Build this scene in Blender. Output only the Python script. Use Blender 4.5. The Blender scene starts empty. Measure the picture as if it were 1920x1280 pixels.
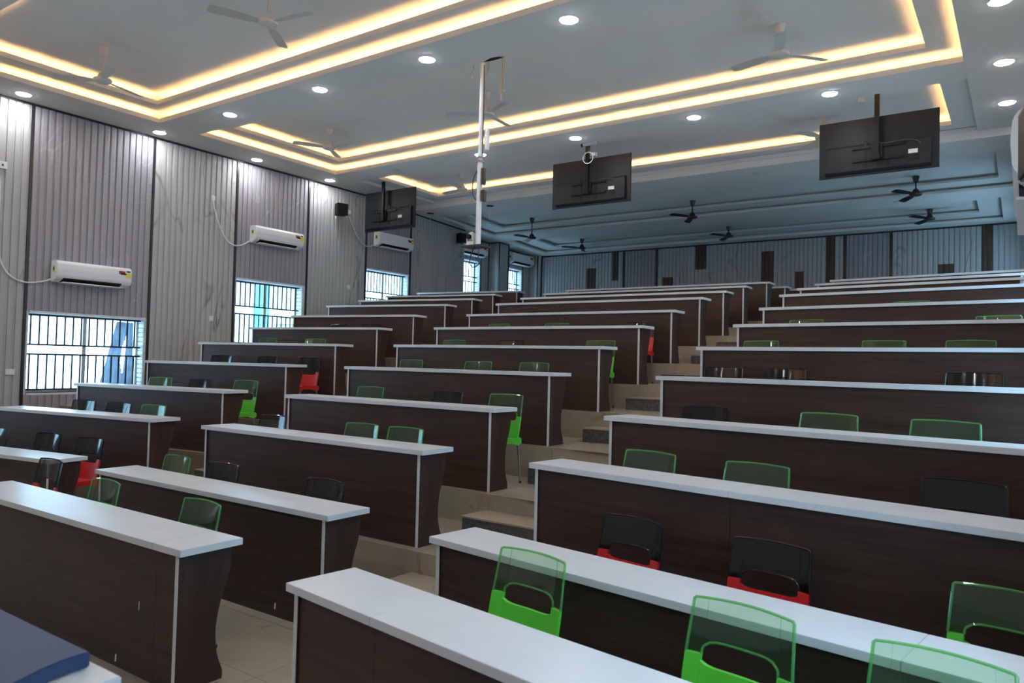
import bpy, bmesh, math, random
from mathutils import Vector, Matrix

random.seed(7)
SC = bpy.context.scene
COL = SC.collection
PI = math.pi


def lin(r, g, b):
    def f(c):
        c /= 255.0
        return c / 12.92 if c <= 0.04045 else ((c + 0.055) / 1.055) ** 2.4
    return (f(r), f(g), f(b), 1.0)


# ------------------------------------------------------------------ camera
FPX, PITCH, ROLL, YAW, CZ = 1394.62, 0.02979, 0.02465, 0.60490, 1.7688
_f = Vector((-math.sin(YAW) * math.cos(PITCH), math.cos(YAW) * math.cos(PITCH), math.sin(PITCH)))
_r = Vector((math.cos(YAW), math.sin(YAW), 0))
_u = _r.cross(_f)
CR = math.cos(ROLL) * _r + math.sin(ROLL) * _u
CU = -math.sin(ROLL) * _r + math.cos(ROLL) * _u
CF = _f
CC = Vector((0, 0, CZ))
cam_data = bpy.data.cameras.new('camera')
cam = bpy.data.objects.new('camera', cam_data)
COL.objects.link(cam)
cam_data.sensor_width = 36.0
cam_data.lens = FPX / 1920 * 36
cam_data.clip_start = 0.05
cam_data.clip_end = 200
cam_data.dof.use_dof = True
cam_data.dof.focus_distance = 7.5
cam_data.dof.aperture_fstop = 4.5
_m = Matrix((CR, CU, -CF)).transposed().to_4x4()
_m.translation = CC
cam.matrix_world = _m
SC.camera = cam

# ------------------------------------------------------------------ world, exposure
SC.view_settings.view_transform = 'Standard'
SC.view_settings.look = 'None'
SC.view_settings.gamma = 1.0
SC.view_settings.use_curve_mapping = False
SC.view_settings.exposure = 0.0
SC.cycles.max_bounces = 8
SC.cycles.diffuse_bounces = 5
SC.cycles.transparent_max_bounces = 24
SC.cycles.caustics_reflective = False
SC.cycles.caustics_refractive = False
SC.cycles.sample_clamp_indirect = 6.0
SKY_STRENGTH = 9.5
world = bpy.data.worlds.new('world')
SC.world = world
world.use_nodes = True
_bg = world.node_tree.nodes['Background']
_bg.inputs['Color'].default_value = (0.42, 0.73, 1.0, 1)
_bg.inputs['Strength'].default_value = SKY_STRENGTH
DOWNLIGHT_STRENGTH = 165.0
COVE_STRENGTH = 68.0


# ------------------------------------------------------------------ pixel helpers (1920 x 1280 frame)
def ray(u, v):
    return (CF * FPX + CR * (u - 960) - CU * (v - 640)).normalized()


def onz(u, v, z):
    d = ray(u, v)
    return CC + d * ((z - CZ) / d.z)


def onplane(u, v, p, n):
    d = ray(u, v)
    n = Vector(n)
    return CC + d * ((Vector(p) - CC).dot(n) / d.dot(n))


def onx(u, v, x):
    return onplane(u, v, (x, 0, 0), (1, 0, 0))


def ony(u, v, y):
    return onplane(u, v, (0, y, 0), (0, 1, 0))


# ------------------------------------------------------------------ materials
MATS = {}


def base_mat(name):
    m = bpy.data.materials.new(name)
    m.use_nodes = True
    nt = m.node_tree
    b = nt.nodes['Principled BSDF']
    MATS[name] = m
    return m, nt, b


def plain(name, col, rough=0.5, metal=0.0, spec=0.5):
    m, nt, b = base_mat(name)
    b.inputs['Base Color'].default_value = col
    b.inputs['Roughness'].default_value = rough
    b.inputs['Metallic'].default_value = metal
    b.inputs['Specular IOR Level'].default_value = spec
    return m


def N(nt, kind, **kw):
    n = nt.nodes.new(kind)
    for k, v in kw.items():
        setattr(n, k, v)
    return n


def ramp(nt, src, stops):
    r = nt.nodes.new('ShaderNodeValToRGB')
    el = r.color_ramp.elements
    while len(el) < len(stops):
        el.new(0.5)
    for e, (p, c) in zip(el, stops):
        e.position = p
        e.color = c
    nt.links.new(src, r.inputs['Fac'])
    return r


def world_pos(nt, scale=(1, 1, 1)):
    g = nt.nodes.new('ShaderNodeNewGeometry')
    mp = nt.nodes.new('ShaderNodeMapping')
    mp.inputs['Scale'].default_value = scale
    nt.links.new(g.outputs['Position'], mp.inputs['Vector'])
    return mp.outputs['Vector']


def obj_pos(nt, scale=(1, 1, 1)):
    g = nt.nodes.new('ShaderNodeTexCoord')
    mp = nt.nodes.new('ShaderNodeMapping')
    mp.inputs['Scale'].default_value = scale
    nt.links.new(g.outputs['Object'], mp.inputs['Vector'])
    return mp.outputs['Vector']


def noise(nt, vec, scale, detail=3.0, rough=0.55, dist=0.0):
    n = nt.nodes.new('ShaderNodeTexNoise')
    n.inputs['Scale'].default_value = scale
    n.inputs['Detail'].default_value = detail
    n.inputs['Roughness'].default_value = rough
    n.inputs['Distortion'].default_value = dist
    nt.links.new(vec, n.inputs['Vector'])
    return n.outputs['Fac']


def mottled(name, c0, c1, scale, rough=0.5, stretch=(1, 1, 1), bump=0.0, spec=0.5, world=False, lo=0.3, hi=0.7):
    m, nt, b = base_mat(name)
    v = world_pos(nt, stretch) if world else obj_pos(nt, stretch)
    f = noise(nt, v, scale)
    r = ramp(nt, f, [(lo, c0), (hi, c1)])
    nt.links.new(r.outputs['Color'], b.inputs['Base Color'])
    b.inputs['Roughness'].default_value = rough
    b.inputs['Specular IOR Level'].default_value = spec
    if bump:
        bp = nt.nodes.new('ShaderNodeBump')
        bp.inputs['Strength'].default_value = bump
        bp.inputs['Distance'].default_value = 0.004
        nt.links.new(f, bp.inputs['Height'])
        nt.links.new(bp.outputs['Normal'], b.inputs['Normal'])
    return m


def veined(name, base, base2, vein, rough, vscale, width, amount, dist=3.0, stretch=(1, 1, 0.55)):
    m, nt, b = base_mat(name)
    v = world_pos(nt, stretch)
    cloud = ramp(nt, noise(nt, v, 0.9, 3), [(0.3, base), (0.7, base2)])
    vn = noise(nt, v, vscale, 2.5, 0.5, dist)
    band = N(nt, 'ShaderNodeMath', operation='SUBTRACT')
    band.inputs[1].default_value = 0.5
    nt.links.new(vn, band.inputs[0])
    ab = N(nt, 'ShaderNodeMath', operation='ABSOLUTE')
    nt.links.new(band.outputs[0], ab.inputs[0])
    mask = ramp(nt, ab.outputs[0], [(0.0, (1, 1, 1, 1)), (width, (0, 0, 0, 1))])
    fade = ramp(nt, noise(nt, v, 1.7, 2), [(0.42, (0, 0, 0, 1)), (0.62, (1, 1, 1, 1))])
    mul = N(nt, 'ShaderNodeMath', operation='MULTIPLY')
    nt.links.new(mask.outputs['Color'], mul.inputs[0])
    nt.links.new(fade.outputs['Color'], mul.inputs[1])
    am = N(nt, 'ShaderNodeMath', operation='MULTIPLY')
    am.inputs[1].default_value = amount
    nt.links.new(mul.outputs[0], am.inputs[0])
    mix = N(nt, 'ShaderNodeMix', data_type='RGBA')
    nt.links.new(am.outputs[0], mix.inputs['Factor'])
    nt.links.new(cloud.outputs['Color'], mix.inputs['A'])
    mix.inputs['B'].default_value = vein
    nt.links.new(mix.outputs['Result'], b.inputs['Base Color'])
    b.inputs['Roughness'].default_value = rough
    return m


def emit(name, col, strength):
    m = bpy.data.materials.new(name)
    m.use_nodes = True
    nt = m.node_tree
    nt.nodes.remove(nt.nodes['Principled BSDF'])
    e = nt.nodes.new('ShaderNodeEmission')
    e.inputs['Color'].default_value = col
    e.inputs['Strength'].default_value = strength
    nt.links.new(e.outputs[0], nt.nodes['Material Output'].inputs['Surface'])
    MATS[name] = m
    return m


def clear(name, tint, gloss_rough=0.06, ior=1.5, haze=0.0, haze_col=(1, 1, 1, 1)):
    m = bpy.data.materials.new(name)
    m.use_nodes = True
    nt = m.node_tree
    nt.nodes.remove(nt.nodes['Principled BSDF'])
    t = nt.nodes.new('ShaderNodeBsdfTransparent')
    t.inputs['Color'].default_value = tint
    g = nt.nodes.new('ShaderNodeBsdfGlossy')
    g.inputs['Roughness'].default_value = gloss_rough
    fr = nt.nodes.new('ShaderNodeFresnel')
    # the same reflectance on both faces of a thin sheet
    geo = nt.nodes.new('ShaderNodeNewGeometry')
    mi = nt.nodes.new('ShaderNodeMix')
    mi.inputs['A'].default_value = ior
    mi.inputs['B'].default_value = 1.0 / ior
    nt.links.new(geo.outputs['Backfacing'], mi.inputs['Factor'])
    nt.links.new(mi.outputs['Result'], fr.inputs['IOR'])
    mx = nt.nodes.new('ShaderNodeMixShader')
    src = t
    if haze:
        d = nt.nodes.new('ShaderNodeBsdfDiffuse')
        d.inputs['Color'].default_value = haze_col
        mh = nt.nodes.new('ShaderNodeMixShader')
        mh.inputs['Fac'].default_value = haze
        nt.links.new(t.outputs[0], mh.inputs[1])
        nt.links.new(d.outputs[0], mh.inputs[2])
        src = mh
    nt.links.new(fr.outputs[0], mx.inputs['Fac'])
    nt.links.new(src.outputs[0], mx.inputs[1])
    nt.links.new(g.outputs[0], mx.inputs[2])
    nt.links.new(mx.outputs[0], nt.nodes['Material Output'].inputs['Surface'])
    MATS[name] = m
    return m


mottled('ceiling_paint', lin(226, 224, 221), lin(231, 229, 226), 1.5, 0.75, world=True)


def laminate():
    m, nt, b = base_mat('white_laminate')
    v = obj_pos(nt)
    r = ramp(nt, noise(nt, v, 3.0), [(0.3, lin(203, 206, 210)), (0.7, lin(211, 214, 218))])
    smudge = ramp(nt, noise(nt, obj_pos(nt, (1.0, 1.6, 1.0)), 3.1, 6, 0.7), [(0.64, (0, 0, 0, 1)), (0.76, (1, 1, 1, 1))])
    sc = N(nt, 'ShaderNodeMath', operation='MULTIPLY')
    sc.inputs[1].default_value = 0.28
    nt.links.new(smudge.outputs['Color'], sc.inputs[0])
    mix = N(nt, 'ShaderNodeMix', data_type='RGBA')
    nt.links.new(sc.outputs[0], mix.inputs['Factor'])
    nt.links.new(r.outputs['Color'], mix.inputs['A'])
    mix.inputs['B'].default_value = lin(140, 140, 160)
    nt.links.new(mix.outputs['Result'], b.inputs['Base Color'])
    b.inputs['Roughness'].default_value = 0.28


laminate()
mottled('edge_white', lin(196, 199, 203), lin(206, 209, 213), 6.0, 0.35)
plain('panel_trim_black', lin(28, 28, 34), 0.4)
veined('panel_marble', lin(160, 161, 162), lin(173, 174, 174), lin(104, 106, 110), 0.42, 0.62, 0.013, 0.85, 1.3, (1.3, 1.3, 0.42))
veined('panel_mauve', lin(141, 140, 147), lin(149, 147, 154), lin(185, 183, 188), 0.42, 0.5, 0.006, 0.6, 2.2, (1.0, 1.0, 0.8))
mottled('panel_brown', lin(58, 38, 26), lin(72, 47, 32), 8, 0.5, (6, 6, 0.5), world=True)
mottled('plaster', lin(198, 203, 208), lin(206, 210, 214), 2.0, 0.8, world=True)
veined('floor_marble', lin(142, 132, 117), lin(168, 157, 140), lin(150, 96, 62), 0.22, 0.8, 0.010, 0.6, 2.0, (1, 1, 1))
mottled('granite', lin(62, 64, 68), lin(98, 100, 104), 30, 0.4, world=True)
plain('grout', lin(120, 108, 92), 0.8)
plain('metal_grey', lin(150, 152, 156), 0.35, 0.9)
plain('grille_steel', lin(44, 50, 60), 0.5, 0.3)
plain('aluminium', lin(206, 206, 200), 0.45, 0.2)
plain('plastic_green', lin(86, 188, 60), 0.35)
plain('plastic_red', lin(182, 30, 28), 0.35)
plain('plastic_white', lin(232, 232, 234), 0.3)
plain('socket_white', lin(214, 214, 216), 0.4)
plain('plastic_black', lin(14, 15, 17), 0.45, 0, 0.2)
plain('plastic_dark', lin(44, 46, 50), 0.4)
plain('tv_back', lin(26, 33, 38), 0.5, 0, 0.2)
plain('screen', lin(10, 10, 12), 0.1)
plain('fan_white', lin(222, 212, 204), 0.45)
plain('fan_blade_white', lin(226, 226, 224), 0.5)
plain('fan_brown', lin(48, 34, 34), 0.35)
plain('sticker_yellow', lin(226, 216, 60), 0.5)
plain('sticker_green', lin(176, 206, 40), 0.5)
plain('sticker_red', lin(150, 40, 36), 0.5)
plain('sticker_white', lin(224, 224, 222), 0.5)
plain('fabric_navy', lin(36, 58, 92), 0.5, 0, 0.3)
plain('cable_dark', lin(60, 66, 72), 0.5)
plain('cable_white', lin(214, 212, 206), 0.5)
plain('wire_gold', lin(176, 148, 112), 0.6)
plain('void_black', lin(8, 8, 8), 0.9)
plain('outdoor_white', lin(226, 232, 236), 0.8)
plain('outdoor_turquoise', lin(96, 190, 214), 0.6)
mottled('curtain_blue', lin(150, 166, 180), lin(176, 188, 198), 6, 0.85)
clear('green_clear', (0.80, 0.92, 0.80, 1), 0.07, 1.45, 0.03, lin(150, 195, 150))
clear('green_edge', (0.58, 0.84, 0.58, 1), 0.10, 1.5, 0.30, lin(125, 205, 125))
clear('smoke_clear', (0.50, 0.50, 0.49, 1), 0.08, 1.5, 0.03, lin(40, 40, 44))
clear('smoke_edge', (0.12, 0.12, 0.13, 1), 0.10, 1.5, 0.3, lin(50, 54, 60))
clear('window_glass', (0.93, 0.97, 0.98, 1), 0.02, 1.45)
emit('downlight_glow', (0.97, 0.985, 1.0, 1), DOWNLIGHT_STRENGTH)
emit('led_warm', (1.0, 0.54, 0.20, 1), COVE_STRENGTH)


def wood():
    m, nt, b = base_mat('wenge')
    v = obj_pos(nt, (0.35, 4.0, 5.5))
    f = noise(nt, v, 4.0, 5, 0.6, 0.6)
    v2 = obj_pos(nt, (1.2, 20, 40))
    f2 = noise(nt, v2, 6.0, 3, 0.6)
    mx = N(nt, 'ShaderNodeMath', operation='MULTIPLY_ADD')
    mx.inputs[1].default_value = 0.35
    nt.links.new(f2, mx.inputs[0])
    nt.links.new(f, mx.inputs[2])
    r = ramp(nt, mx.outputs[0], [(0.40, lin(40, 29, 26)), (0.85, lin(64, 48, 42))])
    nt.links.new(r.outputs['Color'], b.inputs['Base Color'])
    b.inputs['Roughness'].default_value = 0.42
    b.inputs['Specular IOR Level'].default_value = 0.3
    m2, nt, b = base_mat('wenge_upright')
    v = obj_pos(nt, (4.0, 4.0, 0.35))
    f = noise(nt, v, 4.0, 5, 0.6, 0.6)
    r = ramp(nt, f, [(0.3, lin(46, 34, 32)), (0.75, lin(68, 51, 46))])
    nt.links.new(r.outputs['Color'], b.inputs['Base Color'])
    b.inputs['Roughness'].default_value = 0.42
    b.inputs['Specular IOR Level'].default_value = 0.3


wood()


# ------------------------------------------------------------------ mesh helpers
def box(bm, x0, x1, y0, y1, z0, z1):
    vs = [bm.verts.new((x, y, z)) for z in (z0, z1) for y in (y0, y1) for x in (x0, x1)]
    for q in ((0, 2, 3, 1), (4, 5, 7, 6), (0, 1, 5, 4), (2, 6, 7, 3), (0, 4, 6, 2), (1, 3, 7, 5)):
        bm.faces.new([vs[i] for i in q])
    return vs


def prism(bm, pts, axis, a, b):
    def mk(p, t):
        if axis == 'x':
            return (t, p[0], p[1])
        if axis == 'y':
            return (p[0], t, p[1])
        return (p[0], p[1], t)
    va = [bm.verts.new(mk(p, a)) for p in pts]
    vb = [bm.verts.new(mk(p, b)) for p in pts]
    n = len(pts)
    fs = [bm.faces.new(va), bm.faces.new(list(reversed(vb)))]
    for i in range(n):
        fs.append(bm.faces.new((va[i], vb[i], vb[(i + 1) % n], va[(i + 1) % n])))
    bmesh.ops.recalc_face_normals(bm, faces=fs)


def tube(bm, pts, r, seg=8, r1=None, caps=True):
    pts = [Vector(p) for p in pts]
    rings = []
    n = len(pts)
    prev = None
    for i, p in enumerate(pts):
        t = (pts[min(i + 1, n - 1)] - pts[max(i - 1, 0)]).normalized()
        ref = Vector((0, 0, 1)) if abs(t.z) < 0.95 else Vector((1, 0, 0))
        if prev is None:
            a = t.cross(ref).normalized()
        else:
            a = (prev - t * prev.dot(t)).normalized()
        prev = a
        b = t.cross(a)
        rr = r if r1 is None else r + (r1 - r) * i / max(1, n - 1)
        rings.append([bm.verts.new(p + (a * math.cos(2 * PI * k / seg) + b * math.sin(2 * PI * k / seg)) * rr) for k in range(seg)])
    fs = []
    for i in range(n - 1):
        for k in range(seg):
            fs.append(bm.faces.new((rings[i][k], rings[i][(k + 1) % seg], rings[i + 1][(k + 1) % seg], rings[i + 1][k])))
    if caps:
        fs.append(bm.faces.new(list(reversed(rings[0]))))
        fs.append(bm.faces.new(rings[-1]))
    bmesh.ops.recalc_face_normals(bm, faces=fs)


def lathe(bm, prof, seg=24, c=(0, 0, 0)):
    rings = []
    for r, z in prof:
        rings.append([bm.verts.new((c[0] + max(r, 1e-4) * math.cos(2 * PI * k / seg), c[1] + max(r, 1e-4) * math.sin(2 * PI * k / seg), c[2] + z)) for k in range(seg)])
    fs = []
    for i in range(len(rings) - 1):
        for k in range(seg):
            fs.append(bm.faces.new((rings[i][k], rings[i][(k + 1) % seg], rings[i + 1][(k + 1) % seg], rings[i + 1][k])))
    fs.append(bm.faces.new(rings[0]))
    fs.append(bm.faces.new(rings[-1]))
    bmesh.ops.recalc_face_normals(bm, faces=fs)


def bez(p0, p1, p2, p3, n=12):
    p0, p1, p2, p3 = map(Vector, (p0, p1, p2, p3))
    return [p0 * (1 - t) ** 3 + p1 * 3 * t * (1 - t) ** 2 + p2 * 3 * t * t * (1 - t) + p3 * t ** 3 for t in [i / n for i in range(n + 1)]]


def mesh_of(name, bm, mat, smooth=False, bevel=0.0):
    if bevel:
        bmesh.ops.bevel(bm, geom=list(bm.edges), offset=bevel, segments=2, affect='EDGES', clamp_overlap=True)
    me = bpy.data.meshes.new(name)
    bm.to_mesh(me)
    bm.free()
    me.materials.append(MATS[mat])
    if smooth:
        for p in me.polygons:
            p.use_smooth = True
        try:
            me.set_sharp_from_angle(angle=math.radians(38))
        except Exception:
            pass
    return me


def place(name, me, parent=None, loc=(0, 0, 0), rot=(0, 0, 0)):
    o = bpy.data.objects.new(name, me)
    COL.objects.link(o)
    o.location = loc
    o.rotation_euler = rot
    if parent is not None:
        o.parent = parent
    return o


def obj(name, bm, mat, parent=None, smooth=False, bevel=0.0, loc=(0, 0, 0), rot=(0, 0, 0)):
    return place(name, mesh_of(name, bm, mat, smooth, bevel), parent, loc, rot)


def tag(o, label, cat, group=None, kind=None):
    o['label'] = label
    if cat:
        o['category'] = cat
    if group:
        o['group'] = group
    if kind:
        o['kind'] = kind
    return o


def thing(name, label, cat, loc=(0, 0, 0), rotz=0.0, group=None):
    o = bpy.data.objects.new(name, None)
    COL.objects.link(o)
    o.empty_display_size = 0.1
    o.location = loc
    o.rotation_euler = (0, 0, rotz)
    return tag(o, label, cat, group)


def struct(o, label=None):
    o['kind'] = 'structure'
    if label:
        o['label'] = label
    return o


def dup(root, loc, rot=None, label=None):
    r = root.copy()
    COL.objects.link(r)
    r.location = loc
    if rot is not None:
        r.rotation_euler = rot
    if label:
        r['label'] = label
    for ch in root.children:
        c = ch.copy()
        COL.objects.link(c)
        c.parent = r
        for g in ch.children:
            d = g.copy()
            COL.objects.link(d)
            d.parent = c
    return r


ORD = ['zeroth', 'first', 'second', 'third', 'fourth', 'fifth', 'sixth', 'seventh', 'eighth', 'ninth', 'tenth', 'eleventh', 'twelfth', 'thirteenth', 'fourteenth']

# ------------------------------------------------------------------ room layout (metres)
XL, XREC, XR = -12.70, -13.10, 0.17
YF, YB = -4.0, 20.0
Z0, Z1, ZT = 5.62, 5.77, 5.92
Z1B, ZTB = 5.70, 5.85   # the third tray is shallower
YSTEP = 13.70


def zr(y, dz=0.0):
    return 5.50 - 0.045 * (y - YSTEP) + dz


ROW_Y = [2.232, 3.307, 4.381, 5.465, 6.557, 7.659, 8.776, 9.905, 11.048, 12.209, 13.377, 14.548, 15.72, 16.89]
ROW_Z = [0, 0, .317, .597, .925, 1.238, 1.542, 1.827, 2.107, 2.319, 2.522, 2.711, 2.74, 2.80]
CL = [.002, .002, .027, -.022, -.05, -.098, -.121, -.157, -.207, -.248, -.291, -.291, -.291, -.291]
CRR = [-.017, 0, .018, .047, .069, .038, .006, .001, .022, .074, .157, .155, .155, .155]
LL = [-10.08, -10.3, -10.517, -10.719, -10.884, -11.15, -11.337, -11.586, -11.835, -12.086, -12.365, -12.45, -12.45, -12.45]
LR = [-7.277, -7.502, -7.73, -7.955, -8.131, -8.346, -8.594, -8.806, -9.002, -9.231, -9.53, -9.70, -9.9, -10.1]
ML = [-6.52, -6.671, -6.782, -6.884, -7.112, -7.324, -7.55, -7.805, -8.028, -8.272, -8.49, -8.619, -8.8, -9.0]
MR = [-3.595, -3.694, -3.842, -3.955, -4.008, -4.017, -4.042, -4.071, -4.089, -4.114, -4.149, -4.065, -4.03, -4.0]
RL = [-2.735, -2.835, -2.872, -2.87, -2.907, -2.917, -2.877, -2.902, -2.955, -3.008, -3.013, -3.009, -3.0, -3.0]
AL, AM, AR = -0.165, 0.0, 0.137
H, TT, DD = 0.76, 0.037, 0.374


def row_pt(block, i, x):
    """front edge of the desk top of row i (1-based) of a block at abscissa x"""
    k = i - 1
    if block == 'L':
        return ROW_Y[k] + CL[k] - math.tan(AL) * (x - LR[k])
    if block == 'R':
        return ROW_Y[k] + CRR[k] - math.tan(AR) * (x - RL[k])
    return ROW_Y[k]


ANG = {'L': AL, 'M': AM, 'R': AR}

# ------------------------------------------------------------------ ceiling
TX0, TX1 = -11.86, -0.64
TRAYS = [(-0.75, 2.50), (3.25, 6.70), (7.42, 10.55), (11.20, YSTEP - 0.03)]  # foremost tray lies out of view, added for its cove light
bm = bmesh.new()
TH = 0.012
LIP = 0.060
COVE = 0.19


def ring(bm, ox0, ox1, oy0, oy1, ix0, ix1, iy0, iy1, z, th, f=None):
    for a in ((ox0, ix0, oy0, oy1), (ix1, ox1, oy0, oy1), (ix0, ix1, oy0, iy0), (ix0, ix1, iy1, oy1)):
        vs = box(bm, a[0], a[1], a[2], a[3], z, z + th)
        if f:
            for v in vs:
                v.co.z += f(v.co.y)


def lipring(bm, x0, x1, y0, y1, z, h, t=0.014, f=None):
    for a in ((x0, x0 + t, y0, y1), (x1 - t, x1, y0, y1), (x0 + t, x1 - t, y0, y0 + t), (x0 + t, x1 - t, y1 - t, y1)):
        vs = box(bm, a[0] - 0.0, a[1], a[2], a[3], z, z + h)
        if f:
            for v in vs:
                v.co.z += f(v.co.y)


# level 0: strips around and between the trays
box(bm, XL - 0.05, TX0, YF, YSTEP, Z0, Z0 + TH)
box(bm, TX1, XR + 0.05, YF, YSTEP, Z0, Z0 + TH)
prev = YF
for (y0, y1) in TRAYS:
    box(bm, TX0, TX1, prev, y0, Z0, Z0 + TH)
    prev = y1
box(bm, TX0, TX1, prev, YSTEP, Z0, Z0 + TH)
INNER = []
for k, (y0, y1) in enumerate(TRAYS):
    last = k == 3
    # lips stand just outside the opening edge so that their inner face is the visible one
    lipring(bm, TX0 - 0.014, TX1 + 0.014, y0 - 0.014, y1 + 0.014, Z0 + TH, LIP)
    z1, zt = (Z1B, ZTB) if last else (Z1, ZT)
    i = (TX0 + 0.33, TX1 - 0.33, y0 + 0.22, y1 - 0.24) if last else (TX0 + 0.41, TX1 - 0.38, y0 + 0.38, y1 - 0.28)
    INNER.append(i)
    # cove back walls and level 1 soffit ring
    lipring(bm, TX0 - COVE, TX1 + COVE, y0 - COVE, y1 + COVE, Z0 + TH, z1 - Z0 - TH)
    ring(bm, TX0 - COVE, TX1 + COVE, y0 - COVE, y1 + COVE, i[0], i[1], i[2], i[3], z1, TH)
    lipring(bm, i[0] - 0.014, i[1] + 0.014, i[2] - 0.014, i[3] + 0.014, z1 + TH, 0.055)
    lipring(bm, i[0] - COVE, i[1] + COVE, i[2] - COVE, i[3] + COVE, z1 + TH, zt - z1 - TH)
    box(bm, i[0] - COVE, i[1] + COVE, i[2] - COVE, i[3] + COVE, zt, zt + TH)
# step down to the rear ceiling
box(bm, XREC - 0.05, XR + 0.05, YSTEP, YSTEP + 0.02, zr(YSTEP), Z0 + TH + 0.3)
# rear ceiling, gently falling towards the back wall, with two unlit trays
REAR = [((-12.38, -0.10, 14.55, 16.87), (-11.83, -0.43, 14.95, 16.50)), ((-12.38, -0.42, 17.62, 19.62), (-11.80, -0.85, 18.12, 19.22))]
sl = lambda y: zr(y) - zr(YSTEP)
zb = zr(YSTEP)


def sbox(bm, *a):
    for v in box(bm, *a):
        v.co.z += sl(v.co.y)


py = YSTEP + 0.02
for (o, i) in REAR:
    sbox(bm, XREC - 0.05, XR + 0.05, py, o[2], zb, zb + TH)
    sbox(bm, XREC - 0.05, o[0], o[2], o[3], zb, zb + TH)
    sbox(bm, o[1], XR + 0.05, o[2], o[3], zb, zb + TH)
    py = o[3]
    lipring(bm, o[0] - 0.014, o[1] + 0.014, o[2] - 0.014, o[3] + 0.014, zb + TH, 0.04, f=sl)
    ring(bm, o[0] - 0.12, o[1] + 0.12, o[2] - 0.12, o[3] + 0.12, i[0], i[1], i[2], i[3], zb + 0.10, TH, f=sl)
    lipring(bm, o[0] - 0.12, o[1] + 0.12, o[2] - 0.12, o[3] + 0.12, zb + TH, 0.10, f=sl)
    lipring(bm, i[0] - 0.014, i[1] + 0.014, i[2] - 0.014, i[3] + 0.014, zb + 0.10 + TH, 0.03, f=sl)
    lipring(bm, i[0] - 0.12, i[1] + 0.12, i[2] - 0.12, i[3] + 0.12, zb + 0.10 + TH, 0.08, f=sl)
    sbox(bm, i[0] - 0.12, i[1] + 0.12, i[2] - 0.12, i[3] + 0.12, zb + 0.18 + TH, zb + 0.18 + 2 * TH)
sbox(bm, XREC - 0.05, XR + 0.05, py, YB + 0.1, zb, zb + TH)
ceiling = struct(obj('ceiling', bm, 'ceiling_paint'), 'white false ceiling with stepped trays and warm cove lighting')


def led_ring(x0, x1, y0, y1, z, off=0.065, w=0.012):
    for (a, b, c, d) in ((x0 - off - w, x0 - off, y0, y1), (x1 + off, x1 + off + w, y0, y1), (x0, x1, y0 - off - w, y0 - off), (x0, x1, y1 + off, y1 + off + w)):
        bm = bmesh.new()
        box(bm, a, b, c, d, z + 0.026, z + 0.034)
        obj('led_strip', bm, 'led_warm', ceiling)


for k, (y0, y1) in enumerate(TRAYS):
    if k < 3:
        led_ring(TX0, TX1, y0, y1, Z0 + TH + 0.001)
    i = INNER[k]
    led_ring(i[0], i[1], i[2], i[3], (Z1B if k == 3 else Z1) + TH + 0.001)

# ------------------------------------------------------------------ walls with windows
WINDOWS = [  # x plane, y0, y1, z0, z1
    (XL, 1.45, 3.40, 1.00, 2.40),  # guessed window out of view, added for daylight at the front
    (XL, 5.20, 7.05, 1.13, 2.39), (XL, 8.84, 10.47, 2.00, 3.30), (XL, 12.31, 13.75, 2.62, 3.91),
    (XREC, 16.05, 17.22, 3.55, 4.70), (XREC, 18.30, 19.40, 3.55, 4.71)]
WT = 0.24


def wall_with_holes(bm, xa, xb, y0, y1, z1, wins):
    """solid wall slab between x = xa and xb, leaving the window openings free"""
    ys = y0
    for (a, b, c, d) in sorted(wins):
        box(bm, xa, xb, ys, a, 0, z1)
        box(bm, xa, xb, a, b, 0, c)
        box(bm, xa, xb, a, b, d, z1)
        ys = b
    box(bm, xa, xb, ys, y1, 0, z1)


YPIER, PIER = 15.96, (17.62, 18.05)
bm = bmesh.new()
wall_with_holes(bm, XL - WT, XL, YF - 0.2, YPIER, Z0 + 0.3, [w[1:] for w in WINDOWS[:4]])
wall_with_holes(bm, XREC - WT, XREC, YPIER - 0.02, YB + 0.2, Z0 + 0.2, [w[1:] for w in WINDOWS[4:]])
box(bm, XREC - WT, XL - WT, YPIER - 0.26, YPIER - 0.02, 0, Z0 + 0.2)
box(bm, XREC, XL, PIER[0], PIER[1], 0, zr(PIER[0]) + 0.02)
box(bm, XREC, -12.76, 19.80, YB, 0, zr(19.8) + 0.02)
wall_left = struct(obj('wall_left', bm, 'plaster'), 'long side wall clad in fluted marble and mauve panels')
bm = bmesh.new()
box(bm, XREC - WT, XR + 0.3, YB, YB + 0.24, 0, Z0 + 0.2)
wall_back = struct(obj('wall_back', bm, 'plaster'), 'back wall clad in fluted pale panels with brown slats')
bm = bmesh.new()
RW_ADDED = [(1.45, 3.2, 1.0, 2.4), (5.2, 7.05, 1.13, 2.39), (8.84, 10.47, 2.0, 3.3), (12.31, 13.75, 2.62, 3.91), (16.05, 17.4, 3.5, 4.7), (18.2, 19.4, 3.5, 4.7)]  # guessed windows, all unseen, added for the daylight on the right-hand desks
wall_with_holes(bm, XR, XR + WT, YF - 0.2, YB + 0.2, Z0 + 0.3, RW_ADDED)
wall_right = struct(obj('wall_right', bm, 'plaster'))
bm = bmesh.new()
box(bm, XL - WT, XR + WT, YF - 0.24, YF, 0, Z0 + 0.3)
wall_front = struct(obj('wall_front', bm, 'plaster'))

# ---- fluted cladding: every slat is a piece of its wall
SLAT_W, SLAT_T = 0.108, 0.020
_slat_cache = {}


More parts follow.
